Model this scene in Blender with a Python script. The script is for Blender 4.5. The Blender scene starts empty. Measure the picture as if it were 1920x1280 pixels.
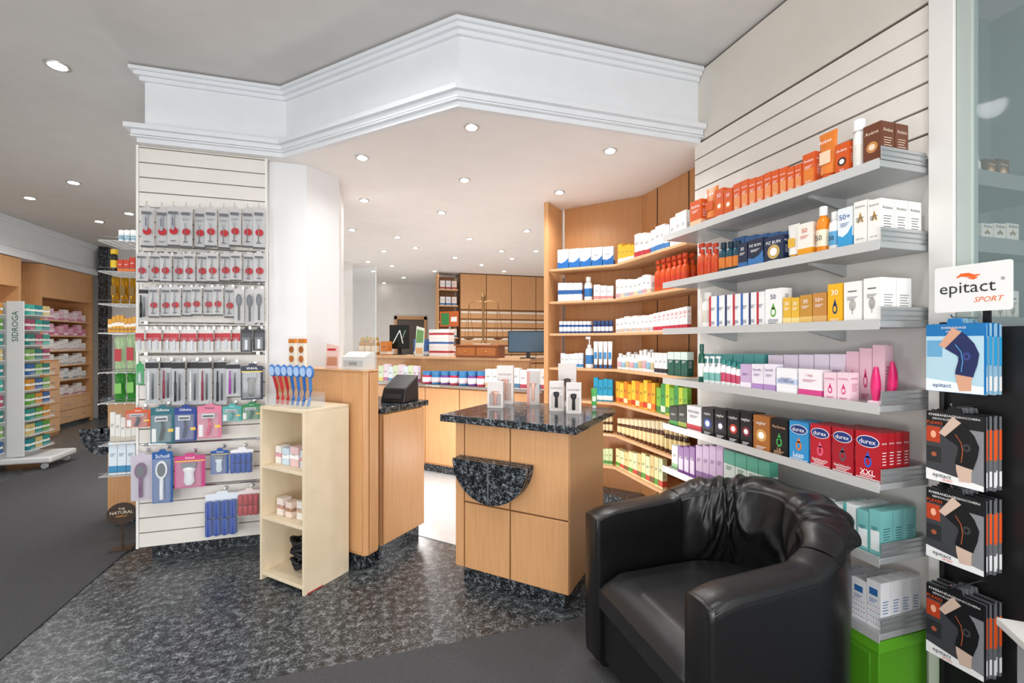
import bpy, math, random
from mathutils import Matrix, Vector, noise
random.seed(7)
SC=bpy.context.scene; COL=SC.collection
H=1.45; FP=853.33; TH=math.radians(17); CT=math.cos(TH); ST=math.sin(TH)
R2=math.sqrt(.5)
def ray(px):
    u=(px-960)/FP; return u*CT+ST, CT-u*ST
def PX(px,X): a,b=ray(px); d=X/a; return (X,b*d,d)
def PY(px,Y): a,b=ray(px); d=Y/b; return (a*d,Y,d)
def PS(px,S): a,b=ray(px); d=S/(a+b); return (a*d,b*d,d)
def Z(py,d): return H+(640-py)/FP*d
# ---------------- materials
MC={}
def lin(h):
    h=h.lstrip('#'); r=[int(h[i:i+2],16)/255 for i in (0,2,4)]
    return [c/12.92 if c<=.04045 else ((c+.055)/1.055)**2.4 for c in r]+[1]
def M(h,rough=.5,metal=0,alpha=1,emit=0,coat=0):
    k=(h,rough,metal,alpha,emit,coat)
    if k in MC: return MC[k]
    m=bpy.data.materials.new('paint_'+h.strip('#')); m.use_nodes=True
    p=m.node_tree.nodes['Principled BSDF']; c=lin(h)
    p.inputs['Base Color'].default_value=c; p.inputs['Roughness'].default_value=rough
    p.inputs['Metallic'].default_value=metal
    if coat: p.inputs['Coat Weight'].default_value=coat
    if alpha<1: p.inputs['Alpha'].default_value=alpha
    if emit: p.inputs['Emission Color'].default_value=c; p.inputs['Emission Strength'].default_value=emit
    MC[k]=m; return m
def nodes_mat(name):
    m=bpy.data.materials.new(name); m.use_nodes=True; nt=m.node_tree
    return m,nt,nt.nodes['Principled BSDF'],nt.links
def tc_map(nt,scale=(1,1,1)):
    t=nt.nodes.new('ShaderNodeTexCoord'); mp=nt.nodes.new('ShaderNodeMapping'); mp.inputs['Scale'].default_value=scale
    nt.links.new(t.outputs['Object'],mp.inputs[0]); return mp
def ramp(nt,stops):
    r=nt.nodes.new('ShaderNodeValToRGB'); e=r.color_ramp.elements
    while len(e)<len(stops): e.new(.5)
    for i,(p,c) in enumerate(stops): e[i].position=p; e[i].color=lin(c)
    return r
def granite(name,s1,s2,stops,rough,mixf=.5):
    m,nt,p,L=nodes_mat(name); mp=tc_map(nt); ns=[]
    for s in (s1,s2):
        n=nt.nodes.new('ShaderNodeTexNoise'); n.inputs['Scale'].default_value=s; n.inputs['Detail'].default_value=5; n.inputs['Roughness'].default_value=.65
        L.new(mp.outputs[0],n.inputs['Vector']); ns.append(n)
    mx=nt.nodes.new('ShaderNodeMix'); mx.inputs[0].default_value=mixf; L.new(ns[0].outputs['Fac'],mx.inputs[2]); L.new(ns[1].outputs['Fac'],mx.inputs[3])
    r=ramp(nt,stops); L.new(mx.outputs[0],r.inputs[0]); L.new(r.outputs[0],p.inputs['Base Color'])
    p.inputs['Roughness'].default_value=rough; return m
GFLOOR=granite('granite_floor',25,90,[(.43,'#1f2326'),(.50,'#404548'),(.56,'#6c7275'),(.63,'#9aa0a2')],.32,.5)
GTOP=granite('granite_polished',44,120,[(.43,'#0f1113'),(.50,'#272b2f'),(.55,'#555b60'),(.62,'#969ba0')],.12)
def wood(name,c1,c2,rough=.42,sx=(30,30,1.2)):
    m,nt,p,L=nodes_mat(name); mp=tc_map(nt,sx)
    n=nt.nodes.new('ShaderNodeTexNoise'); n.inputs['Scale'].default_value=3; n.inputs['Detail'].default_value=5
    L.new(mp.outputs[0],n.inputs['Vector']); r=ramp(nt,[(.3,c1),(.7,c2)]); L.new(n.outputs['Fac'],r.inputs[0]); L.new(r.outputs[0],p.inputs['Base Color'])
    p.inputs['Roughness'].default_value=rough; return m
WOOD=wood('beech_veneer','#cb9763','#d5a273')
WOODL=wood('beech_shelf','#d6a878','#e0b389',.4)
WOODD=wood('beech_dark','#b5804f','#c38c5b')
CREAM=wood('cream_paint','#e4d3b4','#ecdcc0',.5,(3,3,3))
def bumpy(name,c1,c2,sc,rough,strength,dist=.01):
    m,nt,p,L=nodes_mat(name); mp=tc_map(nt)
    n=nt.nodes.new('ShaderNodeTexNoise'); n.inputs['Scale'].default_value=sc; n.inputs['Detail'].default_value=4
    L.new(mp.outputs[0],n.inputs['Vector']); r=ramp(nt,[(.3,c1),(.7,c2)]); L.new(n.outputs['Fac'],r.inputs[0]); L.new(r.outputs[0],p.inputs['Base Color'])
    b=nt.nodes.new('ShaderNodeBump'); b.inputs['Strength'].default_value=strength; b.inputs['Distance'].default_value=dist
    L.new(n.outputs['Fac'],b.inputs['Height'])
    if strength>0: L.new(b.outputs[0],p.inputs['Normal'])
    p.inputs['Roughness'].default_value=rough; return m
CARPET=bumpy('carpet_pile','#39393b','#525255',300,.95,.5,.004)
WALLW=bumpy('white_paint','#e4e2de','#eae9e5',6,.6,0)
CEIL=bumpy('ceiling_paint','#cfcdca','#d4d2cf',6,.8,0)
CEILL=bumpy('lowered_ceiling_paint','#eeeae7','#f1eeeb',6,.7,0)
FASC=bumpy('fascia_paint','#e3e6e9','#e7eaed',6,.45,0)
SLAT=bumpy('slat_board','#e6e2da','#ebe7e0',6,.4,0)
PANEL=bumpy('beige_panel','#d9d3c9','#ded8ce',6,.45,0)
LEATH=bumpy('black_leather','#0d0d0e','#18181a',240,.32,.14,.002)
LFLOOR=bumpy('pale_floor','#c3c4c6','#cecfd1',12,.4,0)
STEEL=M('#c9ccce',.35,.7); CHROME=M('#d8d8da',.18,1); GREY=M('#b9bcbd',.4,.3); BLACK=M('#141416',.45); WHITE=M('#f3f2ee',.45)
CLEAR=M('#e8eef0',.06,0,.15); ACRY=M('#dfe9ea',.05,0,.12)
# ---------------- mesh builder
TXT={}
def text_geo(s):
    if s in TXT: return TXT[s]
    c=bpy.data.curves.new('t','FONT'); c.body=s; c.size=1; c.resolution_u=2; c.align_x='LEFT'
    o=bpy.data.objects.new('t',c); COL.objects.link(o); bpy.context.view_layer.update()
    me=bpy.data.meshes.new_from_object(o.evaluated_get(bpy.context.evaluated_depsgraph_get()))
    vs=[tuple(v.co) for v in me.vertices]; fs=[tuple(p.vertices) for p in me.polygons]
    bpy.data.objects.remove(o); bpy.data.curves.remove(c); bpy.data.meshes.remove(me)
    x0=min(v[0] for v in vs);x1=max(v[0] for v in vs);y0=min(v[1] for v in vs);y1=max(v[1] for v in vs)
    vs=[(v[0]-(x0+x1)/2,v[1]-(y0+y1)/2) for v in vs]
    TXT[s]=(vs,fs,x1-x0,y1-y0); return TXT[s]
class MB:
    def __init__(s): s.v=[];s.f=[];s.m=[];s.mats=[]
    def mi(s,m):
        if m not in s.mats: s.mats.append(m)
        return s.mats.index(m)
    def add(s,vs,fs,m,T=None):
        b=len(s.v); k=s.mi(m)
        if T is not None: vs=[tuple(T@Vector(v)) for v in vs]
        s.v+=[tuple(v) for v in vs]; s.f+=[tuple(b+i for i in f) for f in fs]; s.m+=[k]*len(fs); return s
    def box(s,x0,x1,y0,y1,z0,z1,m,T=None):
        return s.add([(x0,y0,z0),(x1,y0,z0),(x1,y1,z0),(x0,y1,z0),(x0,y0,z1),(x1,y0,z1),(x1,y1,z1),(x0,y1,z1)],
          [(0,3,2,1),(4,5,6,7),(0,1,5,4),(1,2,6,5),(2,3,7,6),(3,0,4,7)],m,T)
    def prism(s,poly,z0,z1,m,T=None):
        n=len(poly); vs=[(x,y,z0) for x,y in poly]+[(x,y,z1) for x,y in poly]
        return s.add(vs,[tuple(range(n-1,-1,-1)),tuple(range(n,2*n))]+[(i,(i+1)%n,n+(i+1)%n,n+i) for i in range(n)],m,T)
    def plate(s,poly,y,t,m,T=None):
        n=len(poly); vs=[(x,y,z) for x,z in poly]+[(x,y+t,z) for x,z in poly]
        return s.add(vs,[tuple(range(n)),tuple(range(2*n-1,n-1,-1))]+[((i+1)%n,i,n+i,n+(i+1)%n) for i in range(n)],m,T)
    def rect(s,x0,x1,z0,z1,y,m): return s.add([(x0,y,z0),(x1,y,z0),(x1,y,z1),(x0,y,z1)],[(0,1,2,3)],m)
    def ell(s,cx,cz,rx,rz,y,t,m,n=20,a0=0,a1=None,T=None):
        if a1 is None: p=[(cx+rx*math.cos(2*math.pi*i/n),cz+rz*math.sin(2*math.pi*i/n)) for i in range(n)]
        else: p=[(cx+rx*math.cos(a0+(a1-a0)*i/n),cz+rz*math.sin(a0+(a1-a0)*i/n)) for i in range(n+1)]
        return s.plate(p,y,t,m,T)
    def ribbon(s,pts,ws,y,t,m):
        L=[];Rr=[]
        for i,p in enumerate(pts):
            a=Vector(pts[max(i-1,0)]);b=Vector(pts[min(i+1,len(pts)-1)]); d=(b-a).normalized(); n=Vector((-d.y,d.x))
            L.append(tuple(Vector(p)+n*ws[i])); Rr.append(tuple(Vector(p)-n*ws[i]))
        k=len(pts)
        for i in range(k-1): s.plate([L[i],Rr[i],Rr[i+1],L[i+1]][::-1],y,t,m)
        return s
    def lathe(s,prof,m,n=14,cx=0,cy=0,T=None,sy=1):
        vs=[];fs=[]
        for r,z in prof:
            for i in range(n): a=2*math.pi*i/n; vs.append((cx+r*math.cos(a),cy+sy*r*math.sin(a),z))
        for j in range(len(prof)-1):
            for i in range(n): k=(i+1)%n; fs.append((j*n+i,j*n+k,(j+1)*n+k,(j+1)*n+i))
        fs.append(tuple(range(n-1,-1,-1))); q=(len(prof)-1)*n; fs.append(tuple(range(q,q+n)))
        return s.add(vs,fs,m,T)
    def tube(s,pts,r,m,n=6,T=None):
        vs=[];fs=[]; P=[Vector(p) for p in pts]
        for i,p in enumerate(P):
            d=(P[min(i+1,len(P)-1)]-P[max(i-1,0)]).normalized()
            a=d.cross(Vector((0,0,1)));
            if a.length<.05: a=d.cross(Vector((1,0,0)))
            a.normalize(); b=d.cross(a)
            for k in range(n): w=2*math.pi*k/n; vs.append(tuple(p+r*(math.cos(w)*a+math.sin(w)*b)))
        for j in range(len(P)-1):
            for i in range(n): k=(i+1)%n; fs.append((j*n+i,(j+1)*n+i,(j+1)*n+k,j*n+k))
        fs.append(tuple(range(n))); q=(len(P)-1)*n; fs.append(tuple(range(q+n-1,q-1,-1)))
        return s.add(vs,fs,m,T)
    def text(s,t,cx,cz,w,h,y,m,T=None,vert=False,side=False):
        vs,fs,tw,th=text_geo(t)
        if vert:
            k=min(w/th,h/tw); pts=[(cx-v[1]*k,y,cz+v[0]*k) for v in vs]
        else:
            k=min(w/tw,h/th); pts=[(cx+v[0]*k,y,cz+v[1]*k) for v in vs]
        if side: pts=[(side,p[0],p[2]) for p in pts]
        return s.add(pts,fs,m,T)
    def grid(s,nu,nv,fn,m,T=None):
        vs=[fn(i/nu,j/nv) for j in range(nv+1) for i in range(nu+1)]
        fs=[(j*(nu+1)+i,j*(nu+1)+i+1,(j+1)*(nu+1)+i+1,(j+1)*(nu+1)+i) for j in range(nv) for i in range(nu)]
        return s.add(vs,fs,m,T)
    def ext(s,o):
        b=len(s.v); s.v+=o.v; s.f+=[tuple(b+i for i in f) for f in o.f]; s.m+=[s.mi(o.mats[k]) for k in o.m]; return s
    def build(s,name,parent=None,smooth=True,bevel=0,loc=(0,0,0),rz=0,seg=2):
        me=bpy.data.meshes.new(name); me.from_pydata(s.v,[],s.f)
        for m in s.mats: me.materials.append(m)
        me.polygons.foreach_set('material_index',s.m)
        if smooth:
            me.polygons.foreach_set('use_smooth',[True]*len(me.polygons)); me.set_sharp_from_angle(angle=math.radians(38))
        me.update()
        o=bpy.data.objects.new(name,me); COL.objects.link(o); o.location=loc; o.rotation_euler=(0,0,rz)
        if parent: o.parent=parent
        if bevel:
            b=o.modifiers.new('b','BEVEL'); b.width=bevel; b.segments=seg; b.limit_method='ANGLE'; b.angle_limit=math.radians(40)
        return o
def empty(name,loc=(0,0,0),rz=0):
    o=bpy.data.objects.new(name,None); COL.objects.link(o); o.location=loc; o.rotation_euler=(0,0,rz); o.empty_display_size=.05; return o
def tag(o,label,cat,group=None):
    o['label']=label; o['category']=cat
    if group: o['group']=group
    return o
def struct(name,mb,**k):
    o=mb.build(name,**k); o['kind']='structure'; return o
REG={}
def reg(o,desc,where,cat,key):
    REG.setdefault((desc,where),[]).append((key,o)); o['category']=cat; return o
ORD='first second third fourth fifth sixth seventh eighth ninth tenth eleventh twelfth thirteenth fourteenth fifteenth sixteenth seventeenth eighteenth nineteenth twentieth'.split()
ORD+=['twenty-'+w for w in ORD[:9]]+['thirtieth']+['thirty-'+w for w in ORD[:9]]+['fortieth']+['forty-'+w for w in ORD[:9]]
def finish_labels():
    for (desc,where),L in REG.items():
        L.sort(key=lambda t:t[0])
        for i,(k,o) in enumerate(L):
            if len(L)==1: o['label']=f'{desc} {where}'
            else:
                w='leftmost one' if i==0 else 'rightmost one' if i==len(L)-1 else f'{ORD[i]} from left'
                o['label']=f'{desc} {where}, {w}'; o['group']=f'{desc} {where}'
def assemble(name,parts,loc,rz,single):
    if single:
        m=MB()
        for _,p in parts: m.ext(p)
        return m.build(name,loc=loc,rz=rz)
    e=empty(name,loc,rz)
    for n,p in parts:
        if p.f: p.build(n,e)
    return e
# ---------------- product kinds: origin at base centre, front = -Y
def carton(w,d,h,c1='#ffffff',c2='#cc0000',c3='#333333',txt=None,style='band',txt2=None):
    b=MB(); m1=M(c1,.4); m2=M(c2,.4); m3=M(c3,.4)
    b.box(-w/2,w/2,-d/2,d/2,0,h,m1); b.box(-w/2+.002,w/2-.002,-d/2+.003,d/2-.001,h,h+.0008,m1)
    p=MB(); e=.0006; y=-d/2-e
    if style=='band': p.box(-w/2-e,w/2+e,-d/2-e,d/2+e,h*.06,h*.26,m2)
    elif style=='top': p.box(-w/2-e,w/2+e,-d/2-e,d/2+e,h*.68,h+e,m2)
    elif style=='mid': p.box(-w/2-e,w/2+e,-d/2-e,d/2+e,h*.38,h*.6,m2)
    elif style=='swoosh':
        p.plate([(-w/2,.0),(w/2,0),(w/2,h*.55),(w*.2,h*.38),(-w*.15,h*.3),(-w/2,h*.36)],y,e,m2); p.box(-w/2-e,w/2+e,-d/2,d/2,0,h*.3,m2)
    elif style=='circle': p.ell(0,h*.43,min(w,h)*.32,min(w,h)*.32,y,e,m2); p.ell(0,h*.43,min(w,h)*.18,min(w,h)*.18,y-e,e,m3)
    elif style=='drop': p.ell(0,h*.36,w*.17,h*.13,y,e,m2); p.plate([(-w*.12,h*.45),(w*.12,h*.45),(0,h*.62)],y,e,m2); p.ell(0,h*.36,w*.1,h*.075,y-e,e,m1)
    elif style=='oval':
        p.ell(0,h*.80,w*.45,h*.125,y,e,WHITE,24); p.ell(0,h*.80,w*.42,h*.11,y-e,e,M('#23357c'),24); p.ell(0,h*.38,w*.15,h*.12,y,e,m2); p.plate([(-w*.1,h*.46),(w*.1,h*.46),(0,h*.6)],y,e,m2); p.ell(0,h*.38,w*.08,h*.07,y-e,e,m1)
        p.rect(-w*.47,w*.47,h*.02,h*.04,y-e,m3)
    elif style=='tree': p.ell(0,h*.42,w*.2,h*.14,y,e,m2); p.plate([(-w*.02,h*.2),(w*.02,h*.2),(w*.015,h*.4),(-w*.015,h*.4)],y-e,e,M('#8a8884')); p.rect(-w*.25,w*.25,h*.75,h*.78,y-e,m3)
    elif style=='wing': p.plate([(-w*.22,h*.52),(-w*.1,h*.52),(0,h*.64),(w*.12,h*.52),(w*.24,h*.52),(0,h*.76)],y,e,m2)
    elif style=='side': p.box(-w/2-e,-w*.25,-d/2-e,d/2+e,0,h+e,m2)
    elif style=='dots':
        for i in range(5):
            for j in range(4): p.ell(-w*.38+i*w*.19,h*.12+j*h*.12,w*.04,w*.04,y,e,[m2,M('#c86aa0'),M('#3a9ab8')][(i+j)%3],8)
        p.box(-w*.3,w*.3,y-.0005,y,h*.7,h*.85,M('#2a6aa8'))
    elif style=='frame': p.plate([(-w*.38,h*.1),(w*.38,h*.1),(w*.38,h*.55),(-w*.38,h*.55)],y,e,m2)
    t=MB()
    if txt: t.text(txt,0,h*(.80 if style=='oval' else .78 if style in('band','drop','swoosh','circle','frame','dots','plain','tree') else .88 if style=='wing' else .5 if style=='side' else .84 if style=='top' else .49),w*(.64 if style=='oval' else .76),h*.13,y-.0018,m3)
    if txt2: t.text(txt2,0,h*.16,w*(.6 if style!='oval' else .8),h*(.1 if style!='oval' else .11),y-.0018,m3)
    if w*h>.0018:
        zz=(.62 if style not in('oval','circle','drop') else .1)
        for k in range(3): t.rect(-w*.3,w*(.3-.1*k),h*(zz-.035*k),h*(zz+.012-.035*k),y-.0012,m3)
        for k in range(5): t.add([(w/2+.0009,-d*.3,h*(.6-.06*k)),(w/2+.0009,d*(.3-.06*(k%3)),h*(.6-.06*k)),(w/2+.0009,d*(.3-.06*(k%3)),h*(.615-.06*k)),(w/2+.0009,-d*.3,h*(.615-.06*k))],[(0,1,2,3)],m3)
        if txt: t.text(txt,0,h*.8,d*.75,h*.09,0,m3,side=w/2+.0010)
    return [('carton_body',b),('printed_panel',p),('lettering',t)]
def bottle(w,d,h,c1='#ffffff',c2='#0055aa',c3='#ffffff',txt=None,style='cap'):
    r=w/2; b=MB(); m1=M(c1,.2,0,.8 if style=='clearspray' else 1); m2=M(c2,.4); m3=M(c3,.35)
    hb=h*(.66 if style in('pump','spray','clearspray') else .8)
    b.lathe([(r*.9,0),(r,.003),(r,hb*.8),(r*.85,hb*.92),(r*.42,hb),(r*.36,hb+.003)],m1,16)
    l=MB(); l.lathe([(r*1.01,hb*.2),(r*1.02,hb*.21),(r*1.02,hb*.62),(r*1.01,hb*.63)],m2,16)
    c=MB()
    if style in('cap',): c.lathe([(r*.62,hb),(r*.62,h-.002),(r*.5,h)],m3,14)
    elif style=='wide': c.lathe([(r*.98,hb*.98),(r*.98,h-.002),(r*.9,h)],m3,14)
    elif style=='pump':
        c.lathe([(r*.5,hb),(r*.5,hb+h*.08),(r*.18,hb+h*.09),(r*.18,h*.93)],m3,10); c.box(-r*.9,r*.3,-r*.22,r*.22,h*.92,h,m3)
    else:
        c.lathe([(r*.5,hb),(r*.5,hb+h*.1),(r*.35,hb+h*.12)],m3,10); c.box(-r*.9,r*.5,-r*.25,r*.25,h*.84,h*.95,m3)
        c.add([(-r*.8,-r*.12,h*.84),(-r*.55,-r*.12,h*.84),(-r*.9,-r*.12,h*.7),(-r*.8,r*.12,h*.84),(-r*.55,r*.12,h*.84),(-r*.9,r*.12,h*.7)],[(0,2,1),(3,4,5),(0,3,5,2),(1,2,5,4),(0,1,4,3)],m3)
    t=MB()
    if txt: t.text(txt,0,hb*.42,r*1.1,hb*.14,-r*1.06,M('#222222'))
    return [('bottle_body',b),('label_band',l),('cap',c),('lettering',t)]
def jar(w,d,h,c1='#5a3418',c2='#eeeeee',c3='#e8dcc0',txt=None,style=''):
    r=w/2; b=MB().lathe([(r*.9,0),(r,.004),(r,h*.62),(r*.9,h*.7)],M(c1,.2),16)
    l=MB().lathe([(r*1.01,h*.15),(r*1.03,h*.16),(r*1.03,h*.52),(r*1.01,h*.53)],M(c2,.4),16)
    c=MB().lathe([(r*.95,h*.7),(r*.98,h*.72),(r*.98,h*.97),(r*.9,h)],M(c3,.35),16)
    return [('jar_body',b),('label_band',l),('lid',c)]
def tube_(w,d,h,c1='#ff7a1a',c2='#ffffff',c3='#ff7a1a',txt=None,style=''):
    r=w/2; hc=h*.14; b=MB(); n=16; vs=[];fs=[];K=8
    for j in range(K+1):
        t=j/K; z=hc+(h-hc)*t; ry=r*.55*(1-t)+.0012; rx=r*(.8+.2*t)
        for i in range(n): a=2*math.pi*i/n; vs.append((rx*math.cos(a),ry*math.sin(a),z))
    for j in range(K):
        for i in range(n): k=(i+1)%n; fs.append((j*n+i,j*n+k,(j+1)*n+k,(j+1)*n+i))
    fs.append(tuple(range(n-1,-1,-1))); fs.append(tuple(range(K*n,K*n+n))); b.add(vs,fs,M(c1,.35))
    c=MB().lathe([(r*.62,0),(r*.66,.002),(r*.62,hc)],M(c3,.35),14,sy=.8)
    l=MB(); l.plate([(-r*.6,h*.35),(r*.6,h*.35),(r*.6,h*.6),(-r*.6,h*.6)],-r*.52,.001,M(c2,.4))
    t=MB()
    if txt: t.text(txt,0,h*.8,r*1.4,h*.1,-r*.5,M('#ffffff' if c1!='#ffffff' else '#333333'))
    return [('tube_body',b),('cap',c),('label_panel',l),('lettering',t)]
def pouch(w,d,h,c1='#c79a2a',c2='#ffffff',c3='#333333',txt=None,style=''):
    b=MB()
    for s in (-1,1):
        b.grid(10,12,lambda u,v,s=s:((u-.5)*w*(1-.08*math.sin(math.pi*v)),s*d/2*math.sin(math.pi*u)*math.sin(math.pi*v)**.6+.004*math.sin(23*u+13*v),v*h),M(c1,.28,.5 if style=='foil' else 0))
    p=MB().plate([(-w*.3,h*.3),(w*.3,h*.3),(w*.3,h*.65),(-w*.3,h*.65)],-d/2-.003,.001,M(c2,.5))
    return [('pouch_body',b),('printed_panel',p)]
KIND={'box':(carton,'carton','box'),'bottle':(bottle,'bottle','bottle'),'jar':(jar,'jar','jar'),'tube':(tube_,'tube','tube'),'pouch':(pouch,'pouch','pouch')}
def kindname(desc,name):
    if name!='carton': return name
    for k,v in (('sun','sunscreen_carton'),('condom','condom_carton'),('tea','tea_carton'),('cosmetic','cosmetics_carton'),('supplement','supplement_carton'),('cream','cream_carton'),('lavender','care_carton'),('pink','care_carton')):
        if k in desc: return v
    return name
def row(kind,plane,pv,zb,x0,x1,yt,n,desc,where,depth=None,gap=.93,rows=1,inset=.012,colors=None,single=None,vary=0,**kw):
    fn,name,cat=KIND[kind]; P={'x':PX,'y':PY,'s':PS}[plane]; name=kindname(desc,name)
    back={'x':(1,0),'y':(0,1),'s':(R2,R2)}[plane]; rz={'x':-math.pi/2,'y':0,'s':-math.pi/4}[plane]
    for i in range(n):
        xa=x0+(x1-x0)*i/n; xb=x0+(x1-x0)*(i+1)/n; p0=P(xa,pv);p1=P(xb,pv)
        w=math.hypot(p0[0]-p1[0],p0[1]-p1[1])*gap; mx=(p0[0]+p1[0])/2;my=(p0[1]+p1[1])/2; dm=(p0[2]+p1[2])/2
        yy=yt if not isinstance(yt,tuple) else yt[0]+(yt[1]-yt[0])*(i+.5)/n
        h=(Z(yy,dm)-zb)*(1+vary*random.uniform(-1,.3))
        if kind in('bottle','jar'): dd=w
        elif kind=='tube': dd=w*.7
        else: dd=depth or min(.06,w*.8)
        hp=abs(h)*FP/dm; sg=(hp<36) if single is None else single
        k=dict(kw)
        if colors: k['c1'],k['c2']=colors[i%len(colors)]
        for r in range(rows):
            q=dd/2+inset+r*(dd+.004)
            o=assemble(name,fn(w,dd,h,**k),(mx+back[0]*q,my+back[1]*q,zb+.0005),rz+(random.uniform(-.02,.02) if w<.08 and dd<.07 else 0),sg)
            reg(o,desc,('' if r==0 else ['','in second row ','in third row ','in fourth row '][r])+where,cat,xa)
# ================= SETTING
struct('floor',MB().box(-5.4,3.8,-2,10.7,-.1,0,GFLOOR))
struct('floor_back',MB().prism([(.62,3.16),(2.2,2.7),(3.75,4.2),(3.75,10.55),(-1.35,10.55),(-1.35,5.13)],.0005,.004,LFLOOR))
tag(MB().box(-3.65,-1.62,-2,10.4,.0005,.008,CARPET).build('carpet_runner'),'long charcoal carpet runner down the left aisle','carpet')
tag(MB().box(-1.6,1.75,-2,2.17,.0005,.008,CARPET).build('entrance_mat'),'charcoal entrance carpet under the black armchair','carpet')
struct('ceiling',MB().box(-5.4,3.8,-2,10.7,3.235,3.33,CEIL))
LOW=[(-1.43,10.6),(-1.43,3.56),(-.59,3.56),(.46,2.51),(2.10,2.51),(2.32,2.51),(3.75,2.51),(3.75,10.6)]
struct('ceiling_low',MB().prism(LOW,2.752,3.234,FASC))
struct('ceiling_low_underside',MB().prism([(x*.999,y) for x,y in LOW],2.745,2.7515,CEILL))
def offs(path,d):
    out=[]
    for i,p in enumerate(path):
        p=Vector(p); ns=[]
        for a,b in ((i-1,i),(i,i+1)):
            if a>=0 and b<len(path):
                t=(Vector(path[b])-Vector(path[a])).normalized(); ns.append(Vector((t.y,-t.x)))
        n=sum(ns,Vector((0,0))); n=n/(n.length); k=d/max(.3,n.dot(ns[0])); out.append(tuple(p+n*k))
    return out
def cornice(path,steps,mat,name):
    m=MB()
    for d,z0,z1 in steps:
        o=offs(path,d); m.prism(list(path)+o[::-1],z0,z1,mat)
    return struct(name,m)
PATH=[(-1.43,10.5),(-1.43,3.56),(-.59,3.56),(.46,2.51),(2.045,2.51)]
cornice(PATH,[(.066,3.200,3.222),(.046,3.176,3.200),(.022,3.150,3.176)],FASC,'trim_1')
cornice(PATH,[(.085,2.815,2.845),(.055,2.785,2.815),(.058,2.770,2.780),(.032,2.742,2.785)],FASC,'trim_2')
struct('wall_back',MB().box(-5.4,3.8,10.6,10.7,0,3.235,WALLW))
struct('wall_left',MB().box(-5.5,-5.4,-2,10.7,0,3.235,WALLW))
struct('wall_right',MB().box(2.33,2.43,1.75,4.3,0,3.235,WALLW).box(3.75,3.85,4.3,10.7,0,3.235,WALLW).box(2.43,3.85,4.25,4.3,0,3.235,WALLW))
NW=M('#98a1a3',.6)
struct('wall_mirror_niche',MB().box(2.33,3.4,1.65,1.74,0,3.234,NW).box(3.3,3.4,-2,1.65,0,3.234,NW))  # added niche walls, grey-teal like the tone reflected in the mirror
struct('wall_right_partition',MB().box(2.07,2.32,1.20,2.54,0,3.234,WALLW))
m=MB(); zz=2.155
while zz<2.74: m.box(2.045,2.06,1.205,2.535,zz,min(zz+.090,2.745),SLAT); zz+=.1
m.box(2.05,2.06,1.205,2.535,2.762,3.215,PANEL); m.box(2.0605,2.0695,1.203,2.537,2.15,3.23,M('#5a544c'))
struct('trim_3',m)
struct('trim_4',MB().box(2.03,2.069,1.118,1.2,0,3.234,M('#e6e4e0',.4)),bevel=.004)
struct('trim_5',MB().box(2.04,2.075,1.070,1.117,0,3.234,M('#b3beb8',.35)),bevel=.003)
tag(MB().box(2.052,2.060,.2,1.0695,.02,3.2,M('#93aaa8',.04,0,.22)).build('glass_panel'),'tall greenish glass panel replacing the mirror behind the knee brace rack','glass panel')  # tinted clear pane set where the mirror hangs
e=empty('mirrored_shelving',(2.6,1.45,0)); tag(e,'grey shelves added as a mirror image at far right','shelving unit')  # added shelves that stand in for the wall shelves' reflection
for z in (2.14,1.86,1.525,1.21): MB().box(-.25,.4,-.2,.18,z-.03,z,GREY).box(-.25,.4,-.204,-.2,z-.035,z+.03,STEEL).build('shelf',e)
MB().box(-.265,-.251,-.2,.19,0,2.9,M('#dfe2e0')).build('side_panel',e)
struct('wall_column',MB().prism([(-.715,3.635),(-.465,3.635),(-.255,3.845),(-.255,4.4),(-.715,4.4)],0,2.744,M('#e6e7e8',.5)))
struct('wall_partition',MB().box(-1.35,-.32,7.9,8.0,0,2.744,WALLW))
struct('trim_6',MB().box(-5.39,-5.0,5,10.58,2.68,3.234,FASC))
cornice([(-5.0,10.5),(-5.0,5)],[(-.07,3.19,3.233),(-.04,3.15,3.19),(-.04,2.76,2.80),(-.06,2.68,2.76)],FASC,'trim_7')
struct('trim_8',MB().box(-4.93,-4.78,10.44,10.58,0,3.23,GTOP))
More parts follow.
